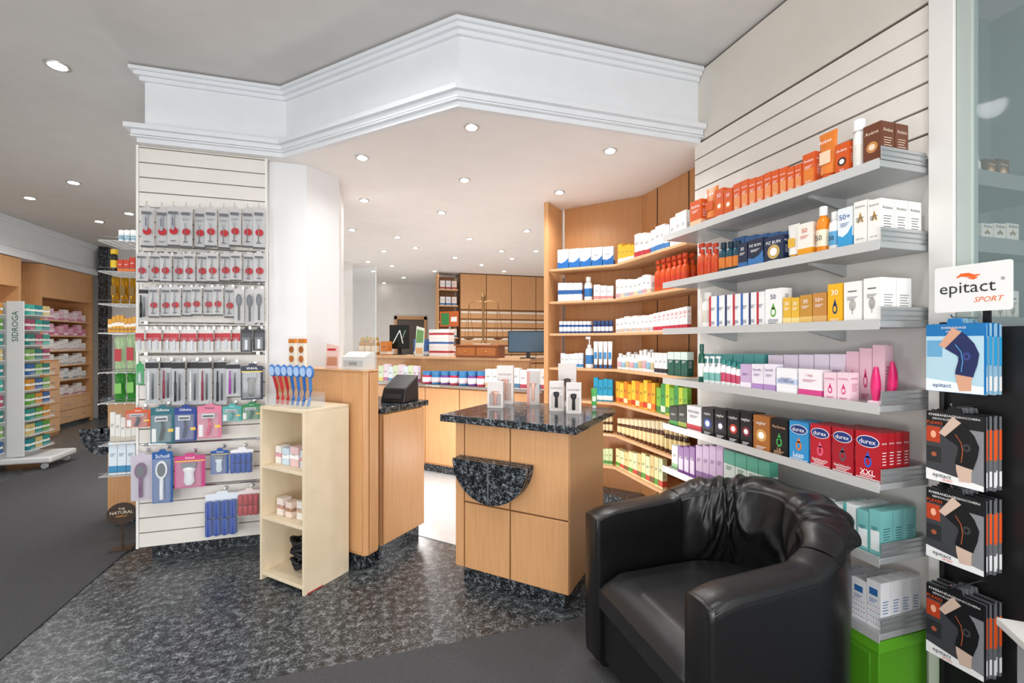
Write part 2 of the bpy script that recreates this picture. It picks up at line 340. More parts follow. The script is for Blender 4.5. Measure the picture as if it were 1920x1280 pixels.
# ================= white wall shelves
SZ=[2.12,1.82,1.525,1.21,.92,.645,.365]
SN=['top grey shelf','second grey shelf','third grey shelf','fourth grey shelf','fifth grey shelf','sixth grey shelf','lowest grey shelf']
for i,z in enumerate(SZ):
    e=empty('wall_shelf',(1.92,1.86,z)); tag(e,f'grey metal wall shelf with end guard, {["topmost","second","third","fourth","fifth","sixth","lowest"][i]} from the top' if 0<i<6 else f'grey metal wall shelf with end guard, {"topmost" if i==0 else "lowest"} of the seven','shelf','grey metal wall shelves')
    MB().box(1.79-1.92,2.065-1.92,1.21-1.86,2.52-1.86,-.022,-.0002,GREY).build('shelf_board',e,bevel=.002)
    MB().box(1.786-1.92,1.7895-1.92,1.21-1.86,2.52-1.86,-.03,.008,M('#d5d6d5',.35,.3)).build('price_strip',e)
    g=MB().box(1.80-1.92,2.06-1.92,1.211-1.86,1.2135-1.86,.006,.055,STEEL).box(1.79-1.92,2.06-1.92,1.2125-1.86,1.226-1.86,0,.004,STEEL)
    g.box(1.80-1.92,2.06-1.92,1.2090-1.86,1.2110-1.86,.02,.024,M('#8a8c8d')).box(1.80-1.92,2.06-1.92,1.2090-1.86,1.2110-1.86,.04,.044,M('#8a8c8d'))
    g.build('end_guard',e)
    for yb in (1.55,2.2):
        b=MB(); T=Matrix.Translation((0,yb-1.86,0))
        b.add([(.145,-.008,-.022),(-.06,-.008,-.022),(-.06,-.008,-.032),(.145,-.008,-.075),(.145,.008,-.022),(-.06,.008,-.022),(-.06,.008,-.032),(.145,.008,-.075)],[(0,1,2,3),(7,6,5,4),(0,4,5,1),(1,5,6,2),(2,6,7,3),(3,7,4,0)],GREY,T); b.build('bracket',e)
# ================= beech corner shelving
e=empty('corner_shelving',(2.1,3.6,0)); tag(e,'tall beech corner shelving wrapping round the alcove','shelving unit')
T=Matrix.Translation((-2.1,-3.6,0))
MB().box(2.29,2.32,2.545,3.54,0,2.744,WOODD,T).build('back_panel',e)
MB().prism([(2.29,3.54),(2.32,3.56),(1.83,4.15),(1.80,4.12)],0,2.744,WOODD,T).build('back_panel',e)
MB().prism([(1.555,3.94),(1.80,4.17),(1.77,4.20),(1.525,3.97)],0,2.744,WOOD,T).build('side_panel',e)
MB().box(2.12,2.29,2.545,2.56,0,2.744,WOOD,T).build('side_panel',e)
MB().prism([(1.60,3.99),(2.04,3.55),(2.04,2.56),(2.29,2.56),(2.29,3.53),(1.80,4.11)],0.005,.10,GTOP,T).build('plinth',e)
for z in SZ: MB().prism([(1.565,3.945),(2.0,3.51),(2.0,2.563),(2.288,2.563),(2.288,3.53),(1.80,4.11)],z-.022,z-.0002,WOODL,T).build('shelf',e,bevel=.003)
for a in (2.9,3.3): MB().box(2.285,2.289,a,a+.006,.1,2.74,M('#3a2a1c'),T).build('joint_strip',e)
# ================= island
CI=(.948,2.686,0)
e=empty('counter_block',CI,-math.pi/4); tag(e,'beech counter block beside the armchair with grained doors','cabinet')
MB().box(-.355,.355,-.295,.32,.105,.972,M('#7d5631')).build('body',e)
MB().box(-.325,.325,-.265,.30,0,.105,GTOP).build('plinth',e)
for (a,b,c,d) in ((-.357,-.299,.108,.970),(-.291,.010,.502,.970),(.018,.365,.502,.970),(-.291,.010,.108,.494),(.018,.365,.108,.494)):
    MB().box(a,b,-.310,-.2955,c,d,WOOD).build('door' if b-a>.1 else 'corner_post',e,bevel=.003)
MB().box(.3555,.367,-.294,-.23,.108,.970,WOOD).build('corner_post',e,bevel=.002); MB().box(.3555,.366,-.226,.315,.108,.970,WOOD).build('side_panel',e,bevel=.003)
for k in range(3):
    m=MB(); y=-.402+.033*k; m.ell(-.075,.775,.24,.235,y,.020,GTOP,32,math.pi,2*math.pi); m.box(-.079,-.071,y-.0008,y,.545,.77,M('#5f6368'))
    if k==0: m.box(-.12,-.03,-.381,-.3105,.72,.77,GTOP)
    m.build('bag_rest_slab',e,bevel=.002)
tag(MB().box(-.43,.43,-.37,.37,.973,1.015,GTOP).build('worktop',loc=CI,rz=-math.pi/4,bevel=.004),'polished dark granite slab on the beech counter block','worktop')
# ================= left counter with tower
e=empty('service_counter',(.03,3.3,0)); tag(e,'beech service counter below the cash register','counter')
T=Matrix.Translation((-.03,-3.3,0))
MB().prism([(.05,3.12),(.355,3.425),(.02,3.76),(-.295,3.445)],.10,.972,WOOD,T).build('body',e,bevel=.003)
MB().prism([(.04,3.15),(.325,3.435),(.02,3.72),(-.26,3.44)],0,.10,GTOP,T).build('plinth',e)
MB().prism([(.063,3.115),(.072,3.106),(.362,3.396),(.353,3.405)],.115,.965,WOOD,T).build('side_panel',e,bevel=.002)
tag(MB().prism([(.052,3.102),(.40,3.45),(.02,3.83),(-.30,3.48)],.973,1.012,GTOP).build('worktop',bevel=.004),'polished dark granite slab under the cash register','worktop')
e=empty('counter_tower',(-.3,3.3,0)); tag(e,'raised beech counter upstand between white column and cash register','cabinet')
T=Matrix.Translation((.3,-3.3,0))
MB().prism([(-.058,3.008),(-.028,3.008),(.03,3.066),(.03,3.096),(-.485,3.615),(-.665,3.615)],.10,1.262,WOOD,T).build('body',e,bevel=.003)
MB().prism([(-.05,3.04),(.01,3.08),(-.48,3.58),(-.61,3.60)],0,.10,GTOP,T).build('plinth',e)
MB().prism([(-.066,3.006),(-.190,3.130),(-.182,3.138),(-.058,3.014)][::-1],.12,1.25,WOOD,T).build('front_panel',e,bevel=.002)
MB().prism([(-.020,3.006),(.028,3.054),(.034,3.048),(-.014,3.000)][::-1],.12,1.25,WOOD,T).build('corner_post',e,bevel=.002)
MB().prism([(-.064,3.000),(-.024,3.000),(.038,3.062),(.038,3.098),(-.485,3.622),(-.680,3.622)],1.2625,1.268,WOODL,T).build('top_board',e)
# ================= cream shelf
e=empty('display_shelf',(-.374,2.82,0),-math.pi/4); tag(e,'narrow cream painted open shelf standing before the beech counter','shelf')
W,D,HH=.405,.325,1.056
MB().box(-W,-W+.018,0,D,0,HH-.018,CREAM).build('side_panel',e,bevel=.002)
MB().box(-.018,0,0,D,0,HH-.018,CREAM).build('side_panel',e,bevel=.002)
MB().box(.0002,.0008,.02,.13,.0,.008,M('#b5423a')).build('red_scuff',e)
MB().box(-W,0,0,D,HH-.0178,HH,CREAM).build('top_board',e,bevel=.002)
MB().box(-W+.0182,-.0182,D-.012,D,0,HH-.018,CREAM).build('back_panel',e)
for z in (.05,.39,.70): MB().box(-W+.0182,-.0182,.004,D-.013,z-.02,z,CREAM).build('shelf',e,bevel=.002)
def local(lx,ly,o=(-.374,2.82),a=-math.pi/4): return (o[0]+lx*math.cos(a)-ly*math.sin(a), o[1]+lx*math.sin(a)+ly*math.cos(a))
for (lx,ly,z,w,h,c1,c2,ds) in ((-.33,.10,.7,.05,.105,'#f2efe8','#e0a3b4','pale pink care carton'),(-.26,.10,.7,.06,.10,'#cfe4f2','#ffffff','pale blue care carton'),(-.18,.10,.7,.075,.115,'#e9c9c9','#ffffff','rose care carton'),(-.09,.10,.7,.07,.10,'#d8e4ec','#e8a0a8','sky blue care carton'),
    (-.30,.09,.39,.055,.10,'#f1e4de','#caa08c','small beige cosmetics carton'),(-.22,.09,.39,.055,.09,'#efd9cc','#b98a70','small peach cosmetics carton'),(-.13,.10,.39,.055,.105,'#f2ece4','#d4b49a','small ivory cosmetics carton')):
    x,y=local(lx,ly); o=assemble('cosmetics_carton',carton(w,.06,h,c1,c2,'#777777',style='mid'),(x,y,z+.0005),-math.pi/4,False); tag(o,ds+' inside the cream shelf','box')
x,y=local(-.17,.13)
m=MB()
for k in range(9):
    a=k*2.4; rr=.05+.01*(k%3); m.tube([(rr*math.cos(a+t*.35),rr*.8*math.sin(a+t*.35),.03+.02*k+.012*math.sin(t)) for t in range(18)],.010,M('#17171a',.6),8)
tag(m.build('cord_bundle',loc=(x,y,.058)),'bundled black cable heap in the bottom of cream shelf','cable')
# ================= slatwall display on left
e=empty('slatwall_display',(-1.1,3.6,0)); tag(e,'cream slatwall display full of hanging packs beside the column','display stand')
T=Matrix.Translation((1.1,-3.6,0))
m=MB().box(-1.475,-.73,3.612,3.7,.085,2.744,M('#8d877c'),T); z=.09
while z<2.74: m.box(-1.475,-.73,3.592,3.612,z,min(z+.090,2.743),SLAT,T); z+=.098
m.build('slat_panel',e)
MB().box(-1.49,-1.476,3.585,3.72,.085,2.744,WHITE,T).build('edge_trim',e); MB().box(-.729,-.717,3.585,3.63,.085,2.744,WHITE,T).build('edge_trim',e)
MB().box(-1.42,-.76,3.64,3.9,0,.084,GTOP,T).build('plinth',e)
YP=3.50
def card(w,h,c1,y=0,t=.0018):
    return MB().plate([(-w/2,-h),(w/2,-h),(w/2,-.012),(w*.18,-.008),(w*.14,.006),(-w*.14,.006),(-w*.18,-.008),(-w/2,-.012)],y,t,M(c1,.45))
def hangpack(w,h,kind,c1,c2,txt=None):
    P=[('backing_card',card(w,h,c1))]; b=MB(); c=MB(); t=MB()
    MTL=M('#a4a7ad',.3,.7)
    if kind in('tweezer','scissors','clipper'):
        b.box(-w*.42,w*.42,-.014,-.0005,-h*.94,-h*.14,CLEAR)
        c.ell(w*.06,-h*.62,w*.33,w*.33,-.0150,.0008,M(c2,.4),18)
        t.plate([(-w*.5,-h),(w*.5,-h),(w*.5,-h*.95),(-w*.5,-h*.95)],-.0008,.0006,M('#555555')); t.rect(-w*.36,w*.36,-h*.22,-h*.15,-.0148,M('#6a6a70')); t.rect(-w*.2,w*.2,-h*.88,-h*.85,-.0148,M('#77777d'))
        if kind=='scissors':
            for s in(-1,1):
                c.tube([(s*w*.14+w*.10*math.cos(q),-.017,-h*.32+w*.10*math.sin(q)) for q in [k*.63 for k in range(11)]],.0015,MTL,5); c.tube([(s*w*.1,-.017,-h*.40),(0,-.017,-h*.55),(-s*w*.04,-.017,-h*.88)],.0018,MTL,5)
        elif kind=='tweezer':
            for s in(-1,1): c.tube([(0,-.017,-h*.24),(s*w*.08,-.017,-h*.5),(s*w*.02,-.017,-h*.9)],.0017,MTL,5)
        else: c.box(-w*.12,w*.12,-.020,-.0155,-h*.6,-h*.24,MTL); c.box(-w*.05,w*.05,-.021,-.020,-h*.5,-h*.3,M('#777a80',.3,.9))
    elif kind=='mini':
        c.plate([(-w*.5,-h*.55),(w*.5,-h*.55),(w*.5,-h*.22),(-w*.5,-h*.22)],-.001,.0008,M(c2,.4)); b.box(-w*.33,w*.33,-.012,-.0005,-h*.95,-h*.4,CLEAR); c.box(-w*.12,w*.12,-.008,-.002,-h*.9,-h*.5,MTL)
    elif kind=='pen':
        b.box(-w*.42,w*.42,-.016,-.0005,-h*.97,-h*.18,CLEAR); c.plate([(-w*.5,-h*.19),(w*.5,-h*.19),(w*.5,-.015),(-w*.5,-.015)],-.001,.0008,M('#1c1c20'))
        c.lathe([(.004,-h*.92),(.007,-h*.9),(.007,-h*.5),(.0045,-h*.48),(.004,-h*.24)],M(c2,.35),8,-w*.15,-.018); c.lathe([(.003,-h*.9),(.006,-h*.88),(.005,-h*.3)],M('#70747a',.3,.6),8,w*.17,-.018)
    elif kind=='razor':
        c.box(-w*.26,w*.26,-.022,-.006,-h*.40,-h*.27,M('#d4d8dc',.25,.3)); c.tube([(0,-.012,-h*.38),(w*.06,-.016,-h*.6),(-w*.06,-.012,-h*.9)],w*.08,M(c2,.3),8)
        c.box(-w*.22,w*.22,-.023,-.022,-h*.37,-h*.31,M('#33373c')); b.box(-w*.4,w*.4,-.028,-.0005,-h*.95,-h*.24,CLEAR); t.rect(-w*.45,-w*.27,-h*.95,-h*.6,-.0006,M('#f4f4f4')); t.rect(w*.22,w*.45,-h*.7,-h*.62,-.0006,M('#ffd23a'))
    elif kind=='file':
        b.box(-w*.42,w*.42,-.024,-.0005,-h*.97,-h*.16,CLEAR)
        c.ell(0,-h*.36,w*.28,h*.17,-.018,.01,M(c2,.4),20); c.ell(0,-h*.36,w*.20,h*.13,-.0195,.0015,M('#5a5e66',.8),20); c.tube([(0,-.012,-h*.5),(0,-.014,-h*.75),(0,-.012,-h*.92)],w*.1,M(c2,.4),8)
    elif kind=='device':
        b.box(-w*.4,w*.4,-.034,-.0005,-h*.95,-h*.2,CLEAR)
        c.lathe([(w*.1,-h*.9),(w*.18,-h*.8),(w*.15,-h*.55),(w*.22,-h*.42),(w*.08,-h*.33)],M(c2,.3),12,0,-.016,sy=.5); c.box(-w*.24,w*.24,-.030,-.006,-h*.36,-h*.25,M('#7a8088',.6)); t.rect(-w*.48,w*.48,-h*.22,-h*.19,-.0007,M('#f2d23a'))
    elif kind=='rolls':
        for i in range(4):
            for j in range(2): c.lathe([(w*.10,0),(w*.12,.004),(w*.12,h*.36),(w*.10,h*.38)],M(c2,.5),12,0,0,Matrix.Translation((-w*.36+i*w*.24,-.02,-h*.97+j*h*.4)))
        b.box(-w*.5,w*.5,-.042,-.0005,-h,-h*.17,ACRY)
    if txt: t.text(txt,0,-h*.11,w*.7,h*.07,-.0016 if kind!='pen' else -.0022,M('#ffffff' if c1[1] in '0123456789abc' else '#223366'))
    P+=[('blister',b),('contents',c),('lettering',t)]; return P
def hookm(depth=.085):
    m=MB().tube([(0,depth,.0),(0,0,.004),(0,-.012,.012),(0,-.006,.024),(0,.006,.024)],.0018,CHROME,5); m.box(-.008,.008,depth-.004,depth+.003,-.012,.012,CHROME); return m
def hang(x0,x1,yt,yb,n,kind,c1,c2,desc,where,txt=None,Y=YP,colors=None,wf=1.0,hook=True):
    for i in range(n):
        xa=x0+(x1-x0)*i/n; xb=x0+(x1-x0)*(i+1)/n; p0=PY(xa,Y);p1=PY(xb,Y); w=(p1[0]-p0[0])*wf; d=(p0[2]+p1[2])/2
        zt=Z(yt,d)-.01; h=(zt-Z(yb,d))*random.uniform(.96,1.04); a,b=(c1,c2) if not colors else colors[i%len(colors)]
        X=(p0[0]+p1[0])/2; dy=(.013 if i%2 else -.013)+random.uniform(-.004,.004)
        o=assemble('hanging_pack',hangpack(w,h,kind,a,b,txt),(X,Y+dy,zt),random.uniform(-.06,.06),False); reg(o,desc,where,'pack',xa)
        if hook:
            o=hookm(3.588-Y-dy-.003).build('wire_hook',loc=(X,Y+dy,zt+.002)); reg(o,'chrome wire hook',where,'hook',xa)
GC='#c6c3c2'
hang(266,340,384,466,3,'clipper',GC,'#b81020','clear pack with small metal clipper','in the top hook row')
hang(340,498,386,466,7,'scissors',GC,'#b81020','clear pack of small scissors','in the top hook row')
hang(258,498,470,529,11,'tweezer',GC,'#b81020','clear pack of metal tweezers','in the second hook row')
hang(262,280,536,600,1,'pen',GC,'#1a1a1c','clear pack with black pen','in the third hook row')
hang(280,440,532,594,8,'tweezer',GC,'#b81020','narrow clear manicure pack','in the third hook row')
hang(440,496,536,606,3,'file',GC,'#1c1c22','clear pack with dark brush','in the third hook row')
hang(256,450,612,660,12,'mini','#dcdad7','#b81a2c','small white and red implement card','in the fourth hook row')
hang(452,496,612,658,2,'mini','#2a2a30','#44464c','dark implement card','in the fourth hook row')
hang(254,274,676,722,1,'mini','#2f9a57','#2f9a57','green file card','in the fifth hook row',wf=.7)
hang(274,424,672,756,6,'pen','#c8cacd','#dcdfe4','clear pack with two slim files','in the fifth hook row',colors=[('#b6b8bb','#e7e7ea'),('#bababa','#8a2a44'),('#b8babe','#2a2a2e')])
hang(424,452,676,744,1,'pen','#b8babd','#9a3aa0','clear pack with purple file','in the fifth hook row')
hang(453,494,680,747,1,'device','#18243e','#14161a','dark trimmer pack','in the fifth hook row','WAHL')
hang(238,284,762,800,1,'razor','#c94e16','#26304a','orange razor blade pack','in the sixth hook row','Gillette')
hang(284,328,757,828,1,'razor','#07626f','#16242e','teal razor pack','in the sixth hook row','Gillette')
hang(328,370,757,824,1,'razor','#0a3488','#122a55','blue razor pack','in the sixth hook row','Gillette')
hang(371,417,754,820,1,'razor','#d97a96','#e0527c','pink razor pack','in the sixth hook row','Venus')
hang(418,454,755,790,1,'razor','#3aa3a1','#2aa7a0','turquoise razor blade pack','in the sixth hook row','Venus')
hang(454,490,752,785,1,'razor','#0b8242','#0c6b6b','green razor blade pack','in the sixth hook row','Venus')
hang(247,286,846,934,1,'file','#c6bcca','#6f2a6c','clear pack with purple paddle brush','in the seventh hook row')
hang(287,326,840,942,1,'file','#0a57a0','#e9eef2','blue foot file pack','in the seventh hook row','Scholl')
hang(329,386,847,914,1,'device','#c83f82','#f0f0f4','pink foot care device pack','in the seventh hook row','Scholl')
hang(396,430,838,886,1,'device','#0f4f9c','#d8e4ee','small blue refill pack','in the seventh hook row','Scholl')
hang(433,476,836,884,1,'rolls','#f0f0f2','#1f4fae','pack of small blue rollers','in the seventh hook row')
hang(386,448,918,1000,1,'rolls','#dfe6ee','#0c3f9c','large pack of blue hair rollers','in the eighth hook row')
hang(448,488,912,962,1,'rolls','#e6dede','#b8222e','pack of red hair rollers','in the eighth hook row')
for i,(y,n) in enumerate(((606,'fourth'),(662,'fifth'),(826,'seventh'),(908,'eighth'),(528,'third'),(468,'second'))):
    z=Z(y,3.12); tag(MB().tube([(-1.46,3.580,z),(-.74,3.580,z)],.005,CHROME,6).box(-1.44,-1.42,3.572,3.5865,z-.01,z+.01,CHROME).box(-.78,-.76,3.572,3.5865,z-.01,z+.01,CHROME).build('hanging_rail'),f'thin chrome rail above the {n} hook row','rail','chrome rails on the slatwall')
WS=['topmost','second','third','fourth','fifth','sixth','seventh','lowest']
def zside(y): return Z(y,3.17)
for i,y in enumerate((462,516,573,624,694,748,822,876)):
    z=zside(y); m=MB().box(-1.70,-1.5,3.6,3.9,z-.006,z-.0005,M('#dfe3e4',.2,0,.5))
    for k in range(5): m.tube([(-1.70+.048*k,3.6,z-.008),(-1.70+.048*k,3.9,z-.008)],.002,CHROME,5)
    m.tube([(-1.70,3.6,z+.02),(-1.5,3.6,z+.02)],.002,CHROME,5)
    tag(m.build('wire_shelf'),f'small wire side shelf left of slatwall, {WS[i]} from the top' if i not in(0,7) else f'small wire side shelf left of slatwall, {WS[i]} one','shelf','wire side shelves')
row('jar','y',3.62,zside(462),218,252,430,3,'small white jar','on the topmost side shelf',c1='#f4f4f4',c2='#8fb8c9',c3='#ffffff')
row('bottle','y',3.62,zside(516),202,217,466,1,'black bottle with yellow cap','on the second side shelf',c1='#26221e',c2='#e3c22a',c3='#e3b81f',style='wide')
row('box','y',3.62,zside(516),218,252,482,3,'orange red carton','on the second side shelf',c1='#c8381a',c2='#e87a2c',c3='#ffffff',vary=.2)
row('pouch','y',3.62,zside(573),202,254,518,3,'golden foil pouch','on the third side shelf',c1='#b98a20',c2='#7a5a14',style='foil',depth=.06,vary=.15)
row('box','y',3.62,zside(624),200,253,592,7,'slim yellow carton','on the fourth side shelf',c1='#dc9c24',c2='#f6efe0',c3='#7a3a12',style='mid',vary=.2)
row('pouch','y',3.62,zside(694),208,254,628,2,'white and green pouch','on the fifth side shelf',c1='#b4cca0',c2='#b8323a',depth=.06,vary=.1)
row('pouch','y',3.62,zside(748),208,254,698,2,'bright green pouch','on the sixth side shelf',c1='#358a32',c2='#7cbf5a',depth=.06,vary=.1)
row('box','y',3.62,zside(822),204,254,775,5,'slim white carton','on the seventh side shelf',c1='#e6e4de',c2='#c8c0b0',vary=.15)
row('box','y',3.62,zside(876),201,252,828,3,'blue and white carton','on the lowest side shelf',c1='#dfeaf2',c2='#3a8bb8',c3='#20507a')
e=empty('side_counter',(-1.7,4.6,.0085)); tag(e,'small beech counter behind the slatwall display','counter')
MB().box(-.27,.15,-.3,.3,.1,.97,WOOD).build('body',e); MB().box(-.24,.12,-.27,.3,0,.1,GTOP).build('plinth',e); MB().box(-.30,.17,-.33,.33,.971,1.01,GTOP).build('worktop',e)
for k in range(3): MB().ell(-.27,.78,.14,.20,-.38+.025*k,.016,GTOP,20,math.pi,2*math.pi).box(-.28,-.26,-.38+.025*k,-.3,.74,.78,GTOP).build('bag_rest_slab',e)
x,y,_=PY(228,3.80)
o=assemble('floor_sign',[('board',MB().ell(0,.05,.085,.075,0,.012,M('#3b2a1c'),20)),('lettering',MB().text('THE',0,.085,.06,.014,-.001,M('#f2e6cc')).text('NATURAL',0,.06,.13,.02,-.001,M('#f2e6cc')).text('ENERGY',0,.035,.08,.012,-.001,M('#e8a040'))),('post',MB().box(-.006,.006,.012,.024,-.19,.06,M('#3b2a1c')).box(-.06,.06,-.03,.06,-.2,-.19,M('#3b2a1c')))],(x,y,.2085),.1,False); tag(o,'small round dark brown sign low beside the slatwall','sign')
# ================= right shelf products
XF=1.80
W0,W1,W2,W3,W4,W5,W6=['on the '+s for s in SN]
B0,B1,B2,B3,B4,B5=['at the back of the '+s.replace(' grey','') for s in SN[:6]]
o1='#dc5a18'; o2='#e8822a'
def r(*a,**k): row(a[0],'x',a[1],*a[2:],**k)
r('box',XF,SZ[0],1290,1312,376,1,'tall orange sunscreen carton',W0,c1=o1,c2='#f6c9a0',c3='#ffffff',txt='Avène')
r('tube',XF,SZ[0],1312,1336,350,1,'orange sunscreen tube',W0,c1=o2,c2=o1,c3=o1,txt='Avène')
r('box',XF,SZ[0],1337,1370,354,2,'narrow orange sunscreen carton',W0,c1=o1,c2=o2,c3='#ffffff',txt='50',style='circle')
r('box',XF,SZ[0],1371,1500,(345,303),9,'orange sunscreen carton',W0,c1='#e05a14',c2='#f09a5e',c3='#ffffff',txt='Avène',depth=.05,single=False,style='frame',txt2='50',rows=2,vary=.06)
r('box',XF,SZ[0],1500,1525,287,1,'wide orange sunscreen carton',W0,c1=o1,c2=o2,c3='#ffffff',txt='Avène',txt2='50+',style='frame')
r('tube',XF,SZ[0],1526,1560,246,1,'tall orange sun lotion tube',W0,c1=o2,c2='#f7d9b8',c3=o1,txt='Avène',inset=.004,gap=1)
r('box',XF,SZ[0],1561,1588,268,1,'short orange sunscreen carton with dark print',W0,c1='#d85814',c2='#4a2a1c',c3='#ffffff',txt='Avène',txt2='50',style='circle')
r('bottle',XF,SZ[0],1589,1611,224,1,'tall white spray bottle',W0,c1='#f6f5f2',c2='#e8e2d8',c3='#ffffff',style='wide')
r('box',XF,SZ[0],1613,1649,232,1,'brown tanning carton',W0,c1='#6d3a22',c2='#c98a4a',c3='#f0dcc4',txt='Avène',style='circle',depth=.07,rows=2)
r('bottle',XF,SZ[1],1300,1339,452,3,'clear orange sun spray',W1,c1='#e0571c',c2='#d04212',c3='#c83a1a',style='clearspray')
r('bottle',XF,SZ[1],1340,1380,(455,450),3,'dark teal sun oil bottle',W1,c1='#1a4a5c',c2='#d77a2a',c3='#14303e')
r('box',XF,SZ[1],1380,1398,456,1,'narrow navy sunscreen carton',W1,c1='#1a2540',c2='#2f6aa8',c3='#ffffff',txt='30',style='band')
r('box',XF,SZ[1],1398,1428,448,1,'navy mountain sunscreen carton',W1,c1='#16223c',c2='#3a7ab8',c3='#ffffff',txt='PIZ BUIN',style='swoosh')
r('box',XF,SZ[1],1428,1466,443,1,'wide navy sunscreen carton with round badge',W1,c1='#182848',c2='#c8a860',c3='#ffffff',txt='PIZ BUIN',style='circle')
r('box',1.92,SZ[1],1372,1500,(446,430),6,'slim navy sunscreen carton',B1,c1='#1b2a4a',c2='#3f6fa8',c3='#ffffff',style='top')
r('tube',XF,SZ[1],1467,1490,420,1,'white tube with yellow cap',W1,c1='#f4f2ec',c2='#e8b83a',c3='#e8a21c')
r('box',XF,SZ[1],1491,1519,418,1,'white and yellow sunscreen carton',W1,c1='#f5f1e6',c2='#f0a21e',c3='#d9480f',txt='50',style='band',rows=2)
r('bottle',XF,SZ[1],1520,1543,386,1,'tall orange and white bottle',W1,c1='#ee8d1e',c2='#f6e8cc',c3='#f2f2f0',txt='50')
r('bottle',XF,SZ[1],1544,1565,396,1,'white bottle with blue label',W1,c1='#f4f4f2',c2='#5aa3cf',c3='#f4f4f2',txt='30')
r('box',XF,SZ[1],1566,1595,389,1,'white carton with sky blue wedge',W1,c1='#eef4f8',c2='#38a0d8',c3='#1a5fa0',txt='50+',style='swoosh',rows=2)
r('box',XF,SZ[1],1596,1648,(378,372),2,'white carton with gold crest',W1,c1='#f6f4ee',c2='#b98a3a',c3='#444444',txt='Actinica',txt2='SPF 50+',style='wing',depth=.07,rows=3)
r('bottle',XF,SZ[2],1306,1325,548,1,'white bottle with rounded cap',W2,c1='#f2f0ea',c2='#d9d4c8',c3='#f2f0ea')
r('box',XF,SZ[2],1326,1430,(556,546),7,'white sun care carton with coloured stripe',W2,c3='#2a3a66',style='side',single=False,colors=[('#f4f4f4','#c42a38'),('#f4f4f4','#2a66b8'),('#f4f4f4','#2a3a66')],txt2='30')
r('box',1.92,SZ[2],1320,1470,(556,540),8,'plain white sun carton',B2,c1='#f0efec',c2='#c8ccd2',c3='#3a4a6a',style='top')
r('box',XF,SZ[2],1430,1463,541,1,'wide white carton with green number',W2,c1='#f6f6f4',c2='#6aa84a',c3='#2a3a66',txt='50',txt2='ultrasun',style='drop')
r('box',XF,SZ[2],1464,1495,558,2,'small golden yellow carton',W2,c1='#e9b83c',c2='#f3dc96',c3='#ffffff',txt='30',rows=2)
r('box',XF,SZ[2],1495,1519,553,1,'ochre sun carton',W2,c1='#c8923a',c2='#e8c070',c3='#ffffff',txt='30',rows=2)
r('box',XF,SZ[2],1519,1546,549,1,'tan sun carton',W2,c1='#c78a44',c2='#ddb070',c3='#ffffff',txt='50+',rows=2)
r('box',XF,SZ[2],1547,1576,532,1,'bright yellow sun carton with navy spot',W2,c1='#f2b71e',c2='#22336a',c3='#ffffff',txt='30',style='drop',rows=2)
r('box',XF,SZ[2],1577,1612,528,1,'large white carton with grey tree',W2,c1='#f4f3f0',c2='#b8b6b0',c3='#6a6a6a',style='tree',depth=.08,rows=2)
r('box',XF,SZ[2],1614,1648,521,1,'taller white carton with grey tree',W2,c1='#f7f6f3',c2='#b0aeaa',c3='#6a6a6a',style='tree',depth=.08,rows=2)
r('bottle',XF,SZ[3],1303,1312,645,1,'slim dark green bottle',W3,c1='#1c5a4a',c2='#eef2ee',c3='#1c5a4a')
r('bottle',XF,SZ[3],1312,1345,668,3,'white pump bottle',W3,c1='#f2f4f4',c2='#7ab8b0',c3='#ffffff',style='pump')
r('bottle',XF,SZ[3],1345,1383,(672,684),4,'white bottle with teal cap',W3,c1='#f2f4f4',c2='#c84a6a',c3='#2a8a84',rows=2)
r('box',1.92,SZ[3],1312,1430,(664,664),6,'white and teal care carton',B3,c1='#f0f2f2',c2='#5aa8a8',c3='#2a5a6a',style='top')
r('box',XF,SZ[3],1384,1405,683,1,'narrow lavender carton',W3,c1='#cdb2d6',c2='#f4eef6',c3='#6a3a8a')
r('box',XF,SZ[3],1405,1450,683,2,'white and lavender carton',W3,c1='#efe8f2',c2='#b48fc8',c3='#6a3a8a',txt='Gynofit',style='band',depth=.05)
r('box',XF,SZ[3],1451,1491,691,1,'white carton with blue script',W3,c1='#f4f4f6',c2='#c8d4ea',c3='#3a4a8a',txt='FLOREVIA',style='mid')
r('box',XF,SZ[3],1492,1538,693,1,'hot pink carton with white panel',W3,c1='#f6f0f3',c2='#d84a8c',c3='#b82a6c',txt='i say:',style='band',depth=.05)
r('box',XF,SZ[3],1540,1590,699,2,'blush pink carton with magenta curve',W3,c1='#f2d4de',c2='#d83a80',c3='#b82a6c',txt='INTIMINA',style='drop',depth=.05)
r('box',1.93,SZ[3],1582,1656,(662,644),3,'tall pale pink carton at the back',W3,c1='#efc6d4',c2='#d8407e',c3='#b82a6c',style='drop',depth=.045)
r('box',1.92,SZ[3],1436,1580,(666,664),5,'lavender carton at the back',W3,c1='#e9dcec',c2='#c07ab0',c3='#8a4a7a',style='band',depth=.05)
def curved(x,y,z,h,rz,ds,rr0=.021):
    m=MB(); vs=[];fs=[];n=12;K=14
    for j in range(K+1):
        t=j/K; rr=rr0*(math.sin(math.pi*(.06+.9*t))**.6)*(1-.25*t)+.002; ox=.035*math.sin(t*2.4)
        for i in range(n): a=2*math.pi*i/n; vs.append((ox+rr*math.cos(a),rr*.8*math.sin(a),.012+t*h))
    for j in range(K):
        for i in range(n): k=(i+1)%n; fs.append((j*n+i,j*n+k,(j+1)*n+k,(j+1)*n+i))
    fs.append(tuple(range(n-1,-1,-1))); fs.append(tuple(range(K*n,K*n+n)))
    m.add(vs,fs,M('#e0206e',.3)); b=MB().lathe([(.026,0),(.026,.01),(.02,.014)],M('#f7d9e4',.4),16)
    e=assemble('curved_device',[('handle',m),('stand',b)],(x,y,z),rz,False); tag(e,ds,'device')
